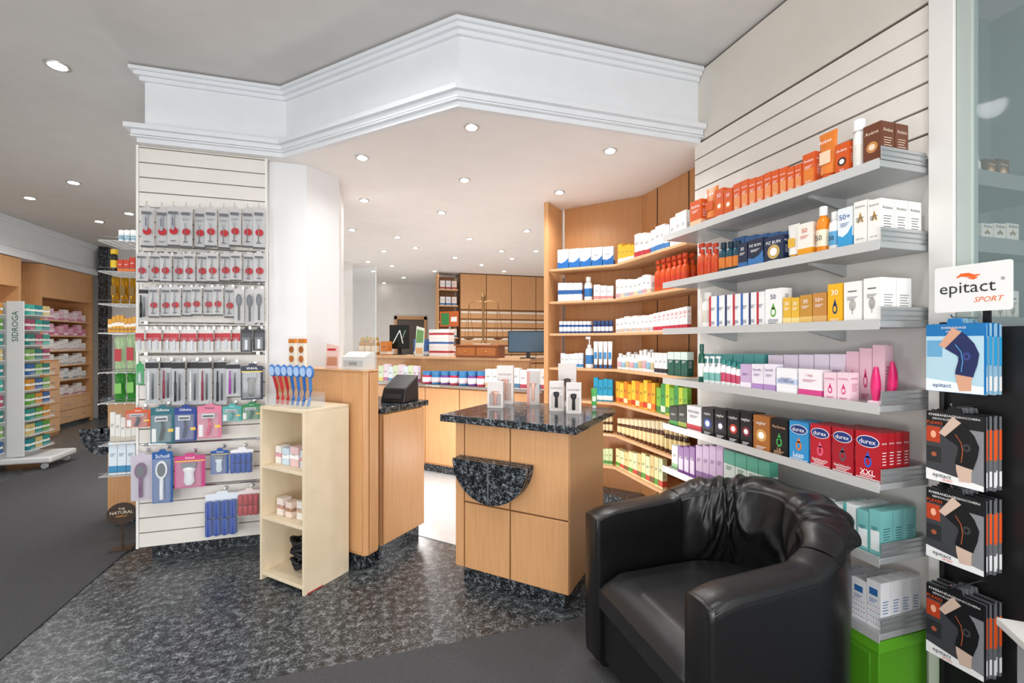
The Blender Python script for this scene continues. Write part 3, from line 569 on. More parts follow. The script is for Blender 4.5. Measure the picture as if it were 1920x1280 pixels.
curved(1.835,1.255,SZ[3]+.0005,.13,.6,'glossy magenta curved device at the shelf corner')
curved(1.915,1.258,SZ[3]+.0005,.15,.3,'taller magenta curved device beside the shelf end guard')
r('box',XF,SZ[4],1252,1268,762,1,'black and green slim carton',W4,c1='#1c2a20',c2='#4aa84a',c3='#ffffff')
r('box',XF,SZ[4],1268,1284,760,1,'dark olive slim carton',W4,c1='#2c3424',c2='#a8b84a',c3='#ffffff')
r('box',XF,SZ[4],1284,1312,762,1,'white test carton with red mark',W4,c1='#f2f0f0',c2='#c8303a',c3='#2a3a66',txt='BIOSYNEX',style='band')
for i,(a,c,ds) in enumerate(((1312,'#2a4a9a','blue'),(1336,'#26324a','slate'),(1360,'#c0392a','red'),(1384,'#8a2438','maroon'))):
    r('box',XF,SZ[4],a,a+23,765+i*3,1,f'black condom carton with {ds} disc',W4,c1='#15161a',c2=c,c3='#ffffff',txt='ceylor',style='circle',depth=.04,rows=2)
r('box',XF,SZ[4],1408,1440,780,1,'copper brown condom carton',W4,c1='#a8672e',c2='#d8a45a',c3='#ffffff',txt='ceylor',style='circle')
r('box',XF,SZ[4],1441,1474,786,1,'black condom carton with green loops',W4,c1='#17181a',c2='#3fae5a',c3='#e8b88a',txt='Performa',txt2='14',style='drop')
def durex(a,b,y,c,c2,ds,t2,rows): r('box',XF,SZ[4],a,b,y,1,ds,W4,c1=c,c2=c2,c3='#ffffff',txt='durex',txt2=t2,style='oval',depth=.035,rows=rows)
durex(1475,1513,791,'#2f8fc8','#e87a2a','light blue condom carton with orange butterfly','Love',3)
durex(1514,1554,797,'#b81e30','#e86a8a','crimson condom carton with pink drop','Gefühlsecht',3)
durex(1555,1597,803,'#a81a2a','#5a5a62','deep red condom carton with grey drop','Gefühlsecht',4)
durex(1598,1649,810,'#b41c28','#3a5ac0','large red condom carton with blue letters','XXL',4)
r('box',XF,SZ[5],1256,1268,836,1,'narrow white carton with green end',W5,c1='#eef2ea',c2='#5aa84a')
r('box',XF,SZ[5],1268,1300,838,3,'violet carton with white panel',W5,c1='#8a4aa0',c2='#e8daf0',c3='#ffffff',style='frame')
r('box',XF,SZ[5],1301,1352,836,4,'lilac and white carton',W5,c1='#d6b8dc',c2='#7a3a90',c3='#5a2a70')
r('box',XF,SZ[5],1353,1440,(842,868),4,'pale green and white carton',W5,c1='#e4eee6',c2='#5aa890',c3='#2a6a5a',style='top')
r('box',XF,SZ[5],1500,1550,(925,940),2,'pale white support carton',W5,c1='#eef2f2',c2='#8ac4c0',c3='#2a7a78')
r('box',XF,SZ[5],1554,1600,946,2,'white and teal inhaler carton',W5,c1='#eef4f4',c2='#5fb8b6',c3='#1f6a6a',style='side',depth=.06,rows=3)
r('box',XF,SZ[5],1602,1648,958,2,'pale teal inhaler carton',W5,c1='#7cc0be',c2='#f2f8f8',c3='#1f6a6a',style='frame',depth=.06,rows=3)
r('box',XF,SZ[6],1592,1648,(1085,1092),2,'white carton with blue dots',W6,c1='#ececee',c2='#4a5ab8',c3='#2a6aa8',style='dots',depth=.05,rows=4)
r('box',XF,SZ[6],1545,1588,(1072,1080),2,'pale blue dotted carton',W6,c1='#e4eaf2',c2='#6a5ab8',c3='#2a6aa8',style='dots',depth=.08,rows=2)
m=MB().box(1.80,2.06,1.22,1.62,0,.33,M('#559c1b',.5)).box(1.795,2.065,1.215,1.625,.29,.335,M('#5eaa20',.5)).box(1.796,1.80,1.25,1.59,.03,.27,M('#4c8f17',.5)); tag(m.build('storage_crate',bevel=.004),'bright green storage crate under the lowest grey shelf','crate')
NY=1.26  # added stock below stands in for cartons reflected in the mirror
row('bottle','y',NY,2.1405,1838,1850,286,1,'white bottle','added as mirror image',c1='#f2f2f0',c2='#e0dcd4',c3='#ffffff',inset=.01)
row('box','y',NY,2.1405,1854,1900,297,2,'brown carton','added as mirror image',c1='#6d3a22',c2='#c98a4a',c3='#f0dcc4',txt='Avène',style='circle')
row('box','y',NY,1.8605,1846,1918,418,3,'white carton with gold wing','added as mirror image',c1='#f4f2ec',c2='#b98a3a',c3='#444444',txt='Actinica',style='wing')
row('box','y',NY,1.5255,1846,1918,545,3,'white sun carton','added as mirror image',c1='#f4f2ec',c2='#b8b6b0',c3='#444444',style='tree')
# ================= wood shelf products
DS=5.55; XW=2.02
A=['on the '+s for s in ('top beech shelf','second beech shelf','third beech shelf','fourth beech shelf','fifth beech shelf','sixth beech shelf','lowest beech shelf')]
def s_(*a,**k): row(a[0],'s',DS,*a[1:],**k)
def w_(*a,**k): row(a[0],'x',XW,*a[1:],**k)
s_('box',SZ[0],1044,1150,(468,461),5,'blue and white swoosh carton',A[0],c1='#f2f4f6',c2='#1f66b0',c3='#1f3a7a',style='swoosh')
w_('box',SZ[0],1156,1186,458,4,'small yellow carton',A[0],c1='#e8b32a',c2='#f4f0e0',vary=.1)
w_('box',SZ[0],1187,1216,436,3,'white carton with red end',A[0],c1='#f2f0ec',c2='#b8303a',vary=.1)
w_('box',SZ[0],1217,1252,(428,418),4,'white carton with blue end',A[0],c1='#f4f4f4',c2='#3a78b8',vary=.1)
w_('box',SZ[0],1253,1284,(408,392),3,'tall white carton',A[0],c1='#f2f2f0',c2='#c8d0d8',vary=.06)
s_('box',SZ[1],1045,1090,530,5,'blue cream carton',A[1],c1='#e8eef4',c2='#2a62a8',style='mid')
s_('bottle',SZ[1],1092,1108,518,1,'white bottle with blue band',A[1],c1='#f2f2f2',c2='#2a72b8',c3='#f2f2f2')
s_('box',SZ[1],1112,1149,534,3,'low white carton with red print',A[1],c1='#f2f0f0',c2='#d88a8a',vary=.1)
w_('box',SZ[1],1152,1218,(526,514),8,'white care carton',A[1],vary=.15,colors=[('#f2f2f0','#c8a0a8'),('#f4f0ea','#d8c8b0'),('#eef0f2','#a8b8c8')])
w_('bottle',SZ[1],1221,1282,(486,468),6,'clear orange spray bottle',A[1],c1='#e0581e',c2='#c83a14',c3='#d84a1a',style='clearspray',single=False,rows=2)
s_('jar',SZ[2],1046,1106,602,8,'small blue cream jar',A[2],c1='#2a5aa0',c2='#e8eef4',c3='#f2f4f6',rows=2)
s_('jar',SZ[2],1110,1148,601,5,'navy cream jar',A[2],c1='#1c3a70',c2='#dfe6ee',c3='#2a4a80')
w_('box',SZ[2],1152,1222,(594,588),9,'white carton with fine print',A[2],vary=.15,colors=[('#f2f0ee','#c0c4c8'),('#f4f2f0','#d8b8a8')])
w_('box',SZ[2],1222,1286,(588,574),8,'white carton with red number',A[2],c1='#f4f2f0',c2='#c8384a',c3='#c8384a',txt='50')
s_('box',SZ[3],1050,1092,662,5,'white and blue lotion carton',A[3],c1='#eef2f6',c2='#4a90c8',vary=.1)
s_('bottle',SZ[3],1094,1110,631,1,'white pump bottle',A[3],c1='#f4f4f4',c2='#3a80c0',c3='#f4f4f4',style='pump')
s_('tube',SZ[3],1111,1147,640,4,'white tube with blue cap',A[3],c1='#f0f2f4',c2='#3a90d0',c3='#2a70b8')
w_('bottle',SZ[3],1152,1222,(664,654),9,'white lotion bottle',A[3],c3='#e8e8e8',vary=.15,rows=2,colors=[('#f2f2f0','#d8a8b0'),('#f2f2f0','#8ab8d0'),('#f0eee8','#c8b890')])
w_('box',SZ[3],1224,1248,662,3,'white carton with dark print',A[3],c1='#f2f2f2',c2='#2a2a30')
w_('box',SZ[3],1249,1286,660,3,'dark green carton',A[3],c1='#1c5a4c',c2='#d8ece4',c3='#ffffff',txt='SAGELLA',style='top')
s_('box',SZ[4],1112,1148,708,4,'turquoise and blue carton',A[4],c1='#2aa0c8',c2='#f2f4f4',vary=.1)
w_('box',SZ[4],1152,1226,(716,714),10,'yellow and orange carton',A[4],vary=.12,colors=[('#e8b02a','#e06a1e'),('#f0c838','#c83a1e'),('#e88a20','#f4e4b0')])
w_('box',SZ[4],1228,1286,(720,724),7,'lime green carton',A[4],vary=.12,colors=[('#7ab83a','#2a7a3a'),('#3a9a4a','#e8f2d8'),('#c8d83a','#3a8a3a')])
s_('jar',SZ[5],1120,1148,782,4,'brown jar with cream lid',A[5],c1='#5a3a20',c2='#e8d8b0',c3='#dcc89a')
w_('jar',SZ[5],1152,1240,(784,790),11,'amber jar with pale lid',A[5],c1='#5a3418',c2='#e4d09a',c3='#e8d8b4',rows=2)
w_('jar',SZ[5],1240,1284,(797,802),5,'larger amber jar',A[5],c1='#4a2c14',c2='#dcc68a',c3='#c8b080')
s_('box',SZ[6],1120,1148,842,4,'leafy green tea carton',A[6],c1='#c8d8a0',c2='#4a8a3a')
w_('box',SZ[6],1152,1240,(842,856),11,'colourful herbal carton',A[6],vary=.1,colors=[('#e8e0a8','#5a9a3a'),('#d8e4b8','#c84a3a'),('#e4c88a','#7a5a3a')])
# ================= products on island
def island_pos(px,py):
    d=(H-1.015)*FP/(py-640); a,b=ray(px); return a*d,b*d,d
def onisl(ds,px,py,w,d,h,rz,pic='#c89a8a',**kw):
    x,y,_=island_pos(px,py); P=carton(w,d,h,**kw); dv=MB(); dv.lathe([(w*.08,h*.12),(w*.12,h*.16),(w*.10,h*.45),(w*.2,h*.56),(w*.18,h*.64),(w*.08,h*.66)],M(pic,.3,.5),12,0,-d/2-.001,sy=.2); P.append(('product_picture',dv))
    tag(assemble('shaver_carton',P,(x,y,1.0158),rz,False),ds,'box')
onisl('open white carton showing rose gold shaver on the granite slab',930,764,.105,.05,.17,-.5,c1='#dfd7d3',c2='#a89c98',c3='#8a6a60',style='frame')
onisl('taller white carton behind the rose gold shaver box',948,757,.115,.05,.265,-.45,c1='#e2dbd8',c2='#c0aca3',c3='#8a6a60',txt='FLAWLESS',style='frame')
onisl('grey and pink carton in the middle of the granite slab',1000,758,.085,.05,.23,-.4,c1='#ccc4c0',c2='#d09a90',c3='#7a6a66',style='side')
onisl('white carton with black shaver left of its twin',1044,770,.09,.045,.185,-.5,'#1e1e22',c1='#dfd8d4',c2='#c0b6b0',c3='#5a4a46',txt='FLAWLESS',style='frame')
onisl('white carton with black shaver beside the green tube',1076,775,.09,.045,.185,-.5,'#1e1e22',c1='#dfd8d4',c2='#c0b6b0',c3='#5a4a46',txt='FLAWLESS',style='frame')
onisl('tall white brow pen carton behind the twin shaver boxes',1064,761,.12,.045,.285,-.5,'#4a3a3a',c1='#dcd3ce',c2='#bfaaa0',c3='#7a5a50',style='frame')
x,y,_=island_pos(1114,765); tag(assemble('tube',tube_(.04,.03,.13,'#3faa4a','#e8f4e0','#f2f2f2'),(x,y,1.0158),-.5,False),'green lip balm tube at the right edge of granite slab','tube')
# ================= items on cream shelf & tower
m=MB().box(-.39,-.02,.03,.16,0,.004,ACRY).box(-.39,-.02,.03,.033,.004,.045,ACRY).box(-.39,-.02,.157,.16,.004,.09,ACRY).box(-.39,-.387,.033,.157,.004,.07,ACRY).box(-.023,-.02,.033,.157,.004,.07,ACRY)
tag(m.build('acrylic_tray',loc=(-.374,2.82,HH+.0005),rz=-math.pi/4),'clear acrylic tray on top of the cream shelf','tray')
for i in range(7):
    x,y=local(-.35+.047*i,.09); c=['#b8242c','#c8303a','#b8242c','#2a6ab8','#3a7ac8','#2a6ab8','#4a8ad0'][i]
    hd=MB().lathe([(.004,.168),(.02,.176),(.027,.198),(.027,.215),(.02,.236),(.006,.246)],M('#3f78bc',.5),16,sy=.35); hn=MB().tube([(-.012,0,.0),(0,0,.04),(.006,0,.10),(0,0,.175)],.009,M(c,.15,0,.85),8)
    hd.ell(0,.207,.020,.028,-.0105,.001,M('#a8c4ea',.7),16)
    T=Matrix.Rotation(.12,4,'X')@Matrix.Rotation((i-3)*.04,4,'Y')
    for mm in (hd,hn): mm.v=[tuple(T@Vector(v)) for v in mm.v]
    o=assemble('foot_brush',[('brush_head',hd),('handle',hn)],(x,y,HH+.010),-math.pi/4+.2,False); reg(o,'blue headed foot brush with translucent handle','in the acrylic tray','brush',i)
def tow(px,s=3.02): return PS(px,s)
for i,px in enumerate((549,567)):
    x,y,_=tow(px,2.99); P=[('card_body',MB().box(-.032,.032,-.01,.01,0,.2,M('#f1ece0')).box(-.033,.033,-.011,.011,.17,.2,M('#d9822b'))),('picture_disc',MB().ell(0,.06,.024,.024,-.0125,.002,M('#c9762e'))),('picture_disc',MB().ell(0,.125,.024,.024,-.0125,.002,M('#b06428')))]
    o=assemble('counter_display',P,(x,y,1.2685),-math.pi/4,False); reg(o,'small card display with orange discs','on the beech upstand','display',px)
x,y,_=tow(622,3.0); P=[('leaflet',MB().plate([(-.06,0),(.06,0),(.07,.15),(-.05,.17)],0,.002,M('#e8c4b8')).plate([(-.05,.02),(.05,.02),(.05,.08),(-.04,.08)],-.001,.0008,M('#d0906e')).rect(-.04,.04,.12,.135,-.0014,M('#c8303a')))]
tag(assemble('leaflet_stand',P+[('holder',MB().box(-.06,.06,.003,.03,0,.02,ACRY))],(x,y,1.2685),-math.pi/4,False),'pink foot care leaflet in stand on beech upstand','leaflet')
x,y,_=tow(672,3.04)
b=MB().box(-.1,.1,-.045,.045,0,.08,M('#cfcec9')).box(-.085,.085,-.0458,-.045,.02,.06,M('#bab8b2')); t=MB().text('avea',0,.04,.07,.02,-.047,M('#6a6a68')); lid=MB().add([(-.1,-.045,.081),(.1,-.045,.081),(.1,.045,.081),(-.1,.045,.081),(-.1,.02,.115),(.1,.02,.115),(.1,.045,.115),(-.1,.045,.115)],[(0,1,5,4),(4,5,6,7),(1,2,6,5),(0,4,7,3),(2,3,7,6),(0,3,2,1)],M('#d8d7d2'))
tag(assemble('dispenser_box',[('box_body',b),('lid',lid),('lettering',t)],(x,y,1.2685),-math.pi/4,False),'white countertop dispenser box on beech upstand','dispenser')
p=PS(638,3.36);q=PS(704,3.36)
e=empty('sneeze_guard',(p[0],p[1],1.0125),-math.pi/4); L=math.hypot(p[0]-q[0],p[1]-q[1]); tag(e,'clear acrylic sneeze guard standing on the register counter','screen')
MB().box(0,L,0,.005,.01,.96,M('#eef4f4',.03,0,.12)).build('pane',e)
for a in (0,L-.03): MB().box(a,a+.03,-.03,.04,0,.01,M('#c8d0d2',.2,0,.7)).build('foot',e)
MB().box(L-.0005,L+.002,-.001,.006,.01,.962,M('#cfdada',.1)).box(0,L,-.001,.006,.9605,.963,M('#cfdada',.1)).build('edge',e)
e=empty('cash_terminal',(.19,3.44,1.0125),-math.pi/4+.15); tag(e,'black receipt printer on the left granite counter','printer')
MB().add([(-.1,-.1,0),(.1,-.1,0),(.1,.1,0),(-.1,.1,0),(-.095,-.07,.10),(.095,-.07,.10),(.095,.1,.19),(-.095,.1,.19)],[(0,3,2,1),(4,5,6,7),(0,1,5,4),(1,2,6,5),(2,3,7,6),(3,0,4,7)],M('#1d1d20',.35)).build('housing',e,bevel=.008)
MB().box(-.07,.07,-.1,-.085,.03,.06,M('#3a3a3e')).build('paper_slot',e)
# ================= back counter
def dline(s,x): return (x,s-x)
S0=5.67
e=empty('dispensing_counter',(.6,5.1,0)); tag(e,'long beech dispensing counter in the rear area','counter')
T=Matrix.Translation((-.6,-5.1,0))
def dprism(s0,s1,x0,x1,z0,z1,mat,T=T):
    k=(s1-s0)/2; return MB().prism([(x0,s0-x0),(x1,s0-x1),(x1+k,s0-x1+k),(x0+k,s0-x0+k)],z0,z1,mat,T)
dprism(S0,S0+.55,-.45,1.52,.10,.955,WOODD).build('body',e); dprism(S0+.06,S0+.5,-.42,1.5,.005,.10,GTOP).build('plinth',e)
for k in range(6): dprism(S0-.02,S0-.001,-.42+.325*k,-.42+.325*k+.318,.12,.94,WOOD).build('door',e,bevel=.002)
dprism(S0-.06,S0+.30,-.48,1.54,.9555,.98,M('#8d8780',.3)).build('front_ledge',e)
dprism(S0+.31,S0+.40,-.48,1.54,.9555,1.25,WOOD).build('upstand',e)
dprism(S0+.27,S0+1.05,-.48,1.54,1.2505,1.275,WOODL).build('upper_top',e)
x,y=dline(S0-.068,.62); MB().text('wir empfehlen',0,0,.26,.03,0,WHITE,Matrix.Translation((x-.6,y-5.1,.967))@Matrix.Rotation(-math.pi/4,4,'Z')).build('lettering',e)
def bc(*a,**k): row(a[0],'s',a[1],*a[2:],**k)
bc('jar',S0-.03,.9805,786,906,696,7,'round colourful cream jar','on the front ledge of rear counter',c3='#3a80b8',colors=[('#c83a5a','#f0f0f4'),('#3a80b8','#e8d0d8'),('#7a4a9a','#f0f0f4')])
bc('box',S0-.03,.9805,708,782,683,8,'small pastel carton','on the front ledge of rear counter',vary=.15,colors=[('#cfe0b8','#e8c83a'),('#e4d4e0','#b05a8a'),('#d8e4ea','#4a8ab0')])
bc('box',S0-.03,.9805,908,1026,690,9,'small supplement carton','on the front ledge of rear counter',vary=.1,colors=[('#f0eee8','#c8a878'),('#e8eef0','#4a7aa0'),('#f0e8e8','#b84a5a')])
ZT=1.2755
for k,c in enumerate(('#c0303a','#3a6ab0','#c0303a')):
    x,y,d=PS(828,6.25); hh=.105
    tag(assemble('carton',carton(.28,.12,hh,'#f2f0f0',c,'#333333',style='mid'),(x,y,ZT+k*(hh+.0015)),-math.pi/4,True),['lowest','middle','topmost'][k]+' white carton of the stack on the rear counter','box')
bc('box',6.2,ZT,774,798,636,2,'blue product carton','on the rear counter top',c1='#3a6ab0',c2='#d8e4f0',depth=.08)
bc('box',6.2,ZT,712,726,640,1,'orange product carton','on the rear counter top',c1='#d8843a',c2='#f2e8d8',depth=.08)
bc('bottle',6.15,ZT,668,704,632,3,'amber bottle with gold cap','on the rear counter top',c1='#b8843a',c2='#f0e4c8',c3='#c8a040')
def screen(px,py0,w,s,ds,c,base=ZT,logo=False):
    x,y,d=PS(px,s); h=Z(py0,d)-base; e=empty('monitor',(x,y,base),-math.pi/4+.35); tag(e,ds,'monitor')
    MB().box(-w/2,w/2,-.01,.015,h*.2,h,BLACK).build('bezel',e,bevel=.003); q=MB().box(-w/2+.012,w/2-.012,-.0112,-.0102,h*.2+.012,h-.012,M(c,.3,0,1,.3))
    if logo:
        wm=M('#d8dcd8',.4,0,1,.5); c0=h*.6; s1=h*.22
        q.ribbon([(-s1*1.0,c0-s1),(s1*.1,c0+s1)],[.006]*2,-.0125,.0006,wm).ribbon([(s1*.1,c0+s1),(s1*.6,c0-s1)],[.006]*2,-.0125,.0006,wm).ribbon([(s1*.5,c0-s1*.2),(s1*1.0,c0+s1)],[.004]*2,-.0125,.0006,M('#8ab09a',.4,0,1,.5))
    q.build('display',e); MB().box(-.02,.02,.016,.03,.0,h*.3,BLACK).box(-.08,.08,-.05,.07,0,.008,BLACK).build('stand',e)
screen(749,609,.27,6.5,'black monitor with slanted pale logo on the rear counter','#101412',logo=True)
screen(990,620,.42,6.02,'dark blue screen beside the wooden apothecary chest','#163a50')
x,y,d=PS(786,6.05); P=[('leaflet',MB().plate([(-.07,0),(.06,0),(.08,.33),(-.04,.36)],0,.004,M('#dfe6da')).plate([(-.05,.16),(.06,.16),(.07,.3),(-.03,.32)],-.002,.0015,M('#6a9a5a')).plate([(-.05,.03),(.05,.03),(.05,.1),(-.05,.1)],-.002,.0015,M('#d8a878'))),('holder',MB().box(-.07,.07,.004,.04,0,.02,ACRY))]
tag(assemble('leaflet_stand',P,(x,y,ZT),-math.pi/4,False),'tall green leaflet stand on rear counter','leaflet')
x,y,d=PS(842,6.6); zz=Z(612,d); P=[('poster',MB().plate([(-.14,0),(.14,0),(.14,.19),(-.14,.19)],0,.006,M('#c8642a')).plate([(-.12,.02),(.0,.02),(.0,.17),(-.12,.17)],-.001,.0008,M('#3a8a4a')).rect(.03,.12,.06,.12,-.002,WHITE)),('post',MB().box(-.01,.01,.0065,.02,ZT-zz,0.1,STEEL).box(-.05,.05,-.02,.04,ZT-zz,ZT-zz+.01,STEEL))]
tag(assemble('counter_sign',P,(x,y,zz),-math.pi/4,False),'orange and green sign above the rear counter cartons','sign')
x,y,d=PS(690,6.45); e=empty('potted_plant',(x,y,ZT)); tag(e,'small leafy potted plant at the left of rear counter','plant')
MB().lathe([(.05,0),(.065,.10),(.07,.11),(.06,.11)],M('#e8e4dc'),14).build('pot',e); m=MB()
for k in range(26):
    a=k*2.4; l=.10+.10*random.random(); el=.4+.9*random.random(); d0=Vector((math.cos(a)*math.cos(el),math.sin(a)*math.cos(el),math.sin(el))); s=Vector((-math.sin(a),math.cos(a),0))*.018; b0=Vector((0,0,.10)); mid=b0+d0*l*.6; m.add([b0,mid+s,b0+d0*l+Vector((0,0,-.02)),mid-s],[(0,1,2,3)],M('#4a8a3a' if k%2 else '#6aa84a',.5))
m.build('foliage',e)
x0,y0,d=PS(900,6.03); e=empty('apothecary_chest',(x0,y0,ZT),-math.pi/4); tag(e,'small red brown drawer chest under the brass scale','chest')
MB().box(-.27,.27,-.08,.08,.0,.125,M('#8a4a22',.35)).box(-.29,.29,-.095,.09,.125,.14,M('#9a5528',.35)).build('body',e,bevel=.003)
for a in (-.25,.01):
    q=MB().box(a,a+.24,-.088,-.08,.02,.11,M('#a4602e',.35)).build('drawer',e,bevel=.002); MB().lathe([(.008,0),(.011,.006),(.006,.012)],M('#d8b45a',.25,1),8,0,0,Matrix.Translation((a+.12,-.088,.065))@Matrix.Rotation(math.pi/2,4,'X')).build('knob',q)
BR=M('#8a6a3e',.4,.6)
zb=ZT+.1405; e=empty('balance_scale',(x0+.03,y0-.03,zb),-math.pi/4+.2); tag(e,'antique brass balance scale on the drawer chest','scale')
MB().box(-.1,.1,-.06,.06,0,.012,M('#d8d0c4',.3)).build('base',e); MB().lathe([(.035,.012),(.02,.03),(.012,.06),(.016,.2),(.011,.3),(.016,.48),(.022,.50),(.03,.52),(.022,.545),(.008,.57),(.004,.60)],BR,12).build('column',e)
MB().tube([(-.17,0,.45),(-.08,0,.475),(0,0,.465),(.08,0,.475),(.17,0,.45)],.008,BR,6).build('beam',e)
for s in(-1,1):
    MB().lathe([(.01,.05),(.045,.058),(.06,.072),(.062,.074),(.058,.075)],BR,16,s*.17,0).build('pan',e)
    c=MB()
    for a in range(3): c.tube([(s*.17,0,.45),(s*.17+.06*math.cos(a*2.1),.06*math.sin(a*2.1),.073)],.0028,BR,4)
    c.build('chain',e)
e=empty('tall_cupboard',(2.4,8.5,0.0045)); tag(e,'tall beech cupboard wall behind the rear counter','cupboard')
MB().box(-.83,1.2,0,.5,0,2.735,M('#7d5631')).build('body',e)
for k in range(4):
    MB().box(-.82+.505*k,-.82+.505*k+.492,-.02,-.001,2.06,2.72,WOOD).build('door',e,bevel=.003); MB().box(-.82+.505*k,-.82+.505*k+.492,-.02,-.001,.05,1.0,WOOD).build('door',e,bevel=.003)
for i in range(6):
    z=1.03+.17*i
    for k in range(4):
        q=MB().box(-.82+.505*k,-.82+.505*k+.492,-.022,-.001,z,z+.150,WOOD).build('drawer',e,bevel=.003); MB().box(-.81+.505*k,-.82+.505*k+.482,-.030,-.0225,z+.10,z+.135,M('#e6e0d6',.4)).build('label_rail',q)
e=empty('open_shelf',(1.35,8.45,0.0045)); tag(e,'narrow open shelf at the left end of tall cupboard','shelf')
MB().box(-.2,-.18,-.0,.4,0,2.7,WOOD).build('side_panel',e); MB().box(-.18,.18,.38,.4,0,2.7,WOODD).build('back_panel',e)
for i in range(8): MB().box(-.18,.18,0,.38,.3+.3*i,.32+.3*i,WOODL).build('shelf',e)
for i in range(3,8):
    for k in range(3):
        o=assemble('carton',carton(.09,.08,.16,['#f0eeea','#e4e8ec','#f0e0d8'][k],'#b84a4a' if i%2 else '#4a7ab0','#555555'),(1.35-.11+.11*k,8.52,.3255+.3*i),0,True); reg(o,'small white carton',['','','','on the fourth board','on the fifth board','on the sixth board','on the seventh board','on the topmost board'][i]+' beside cupboard','box',k)
e=empty('wall_poster',(-.62,7.895,1.75)); tag(e,'white notice board with small coloured pictograms on partition wall','poster')
MB().box(-.2,.2,-.012,0,-.35,.45,M('#f0eee8')).build('board',e); q=MB()
for i in range(2): q.ell(-.08+.16*i,.32,.055,.055,-.014,.001,M('#c8303a')); q.ell(-.08+.16*i,.32,.04,.04,-.0155,.001,WHITE)
q.box(-.16,.16,-.014,-.0125,-.05,.2,M('#c8c8c4')).box(-.16,.0,-.014,-.0125,-.3,-.1,M('#4a9a5a')).box(.02,.16,-.014,-.0125,-.3,-.1,M('#d8843a')); q.build('pictograms',e)
struct('door_1',MB().box(.52,1.12,10.56,10.6,0,1.95,M('#5a5048')).box(.46,.52,10.54,10.6,0,2.02,WOOD).box(1.12,1.18,10.54,10.6,0,2.02,WOOD).box(.46,1.18,10.54,10.6,1.95,2.02,WOOD))
# ================= left wall cabinets
e=empty('wall_cabinet',(-5.0,9.65,0)); tag(e,'beech wall cabinet with drawers and open shelves at far left','cabinet')
MB().box(-.38,-.36,-.66,.7,0,2.67,WOODD).build('back_panel',e)
MB().box(-.36,.03,-.68,-.65,0,2.67,WOOD).build('side_panel',e); MB().box(-.36,.03,.67,.7,0,2.67,WOOD).build('side_panel',e)
MB().box(-.36,.03,-.648,.668,2.15,2.67,WOOD).build('fascia',e)
MB().box(-.36,.0,-.648,.668,0,.06,GTOP).build('plinth',e)
MB().box(-.36,.0,-.648,.668,.061,.5,WOODD).build('drawer_carcass',e)
for i in range(2):
    for j in range(3):
        q=MB().box(.001,.02,-.645+.438*j,-.645+.438*j+.43,.07+.215*i,.07+.215*i+.205,WOODL).build('drawer',e,bevel=.002); MB().box(.02,.03,-.645+.438*j+.16,-.645+.438*j+.27,.17+.215*i,.18+.215*i,STEEL).build('handle',q)
LZ=[.52,.80,1.05,1.30,1.55,1.80]
for z in LZ: MB().box(-.36,.0,-.648,.668,z-.02,z,WOODL).build('shelf',e)
for i,z in enumerate(LZ):
    wh='on the '+['lowest','second','third','fourth','fifth','highest'][i]+' shelf of left cabinet'
    cs=[[('#f0ece8','#c8a0a0'),('#e8dcd8','#b87a8a')],[('#f2efec','#c8b8a8'),('#e4e8ea','#8a9aa8')],[('#eeece8','#c8a8b0'),('#f4f2f0','#c0c8cc')],[('#f2f0ee','#d8c0c0')],[('#e8b8c8','#c86a90'),('#d88aa8','#f0e0e8')],[('#eac4d0','#d07a98'),('#f0e0e4','#d8a0b0')]][i]
    for k in range(10):
        y=9.06+.125*k
        o=assemble('cosmetics_carton',carton(.105,.08,.12+.07*((k*7+i*3)%3)/2,*cs[k%len(cs)],'#666666'),(-5.06,y,z+.0005),math.pi/2,True); reg(o,'small pastel cosmetics carton',wh,'box',k)
e=empty('drawer_cabinet',(-4.86,8.75,0)); tag(e,'narrow beech drawer stack beside the tea stand','cabinet')
MB().box(-.1,.14,-.17,.17,0,1.17,WOODD).build('body',e)
for i in range(5):
    q=MB().box(.141,.158,-.165,.165,.05+.22*i,.26+.22*i,WOODL).build('drawer',e,bevel=.002); MB().box(.158,.17,-.04,.04,.16+.22*i,.17+.22*i,STEEL).build('handle',q)
e=empty('display_cabinet',(-5.0,7.7,0)); tag(e,'lit beech display cabinet behind the white tea stand','cabinet')
MB().box(-.38,-.36,-1.2,.85,0,2.67,WOODD).build('back_panel',e)
MB().box(-.36,.03,.8,.85,0,2.67,WOOD).build('side_panel',e); MB().box(-.36,.03,-1.2,.798,2.25,2.67,WOOD).build('fascia',e)
for z in (.3,.7,1.1,1.45,1.8): MB().box(-.36,.0,-1.2,.798,z-.02,z,WOODL).build('shelf',e)
for i,z in enumerate((1.1,1.45,1.8)):
    for k in range(9):
        o=assemble('bottle',bottle(.07,.07,.2,['#3a8ac0','#e8eef0','#5ab0a0'][(k+i)%3],'#f0f0f0','#f0f0f0'),(-5.06,7.0+.17*k,z+.0005),math.pi/2,True); reg(o,'small care bottle',['on the lower','on the middle','on the upper'][i]+' board behind tea stand','bottle',k)
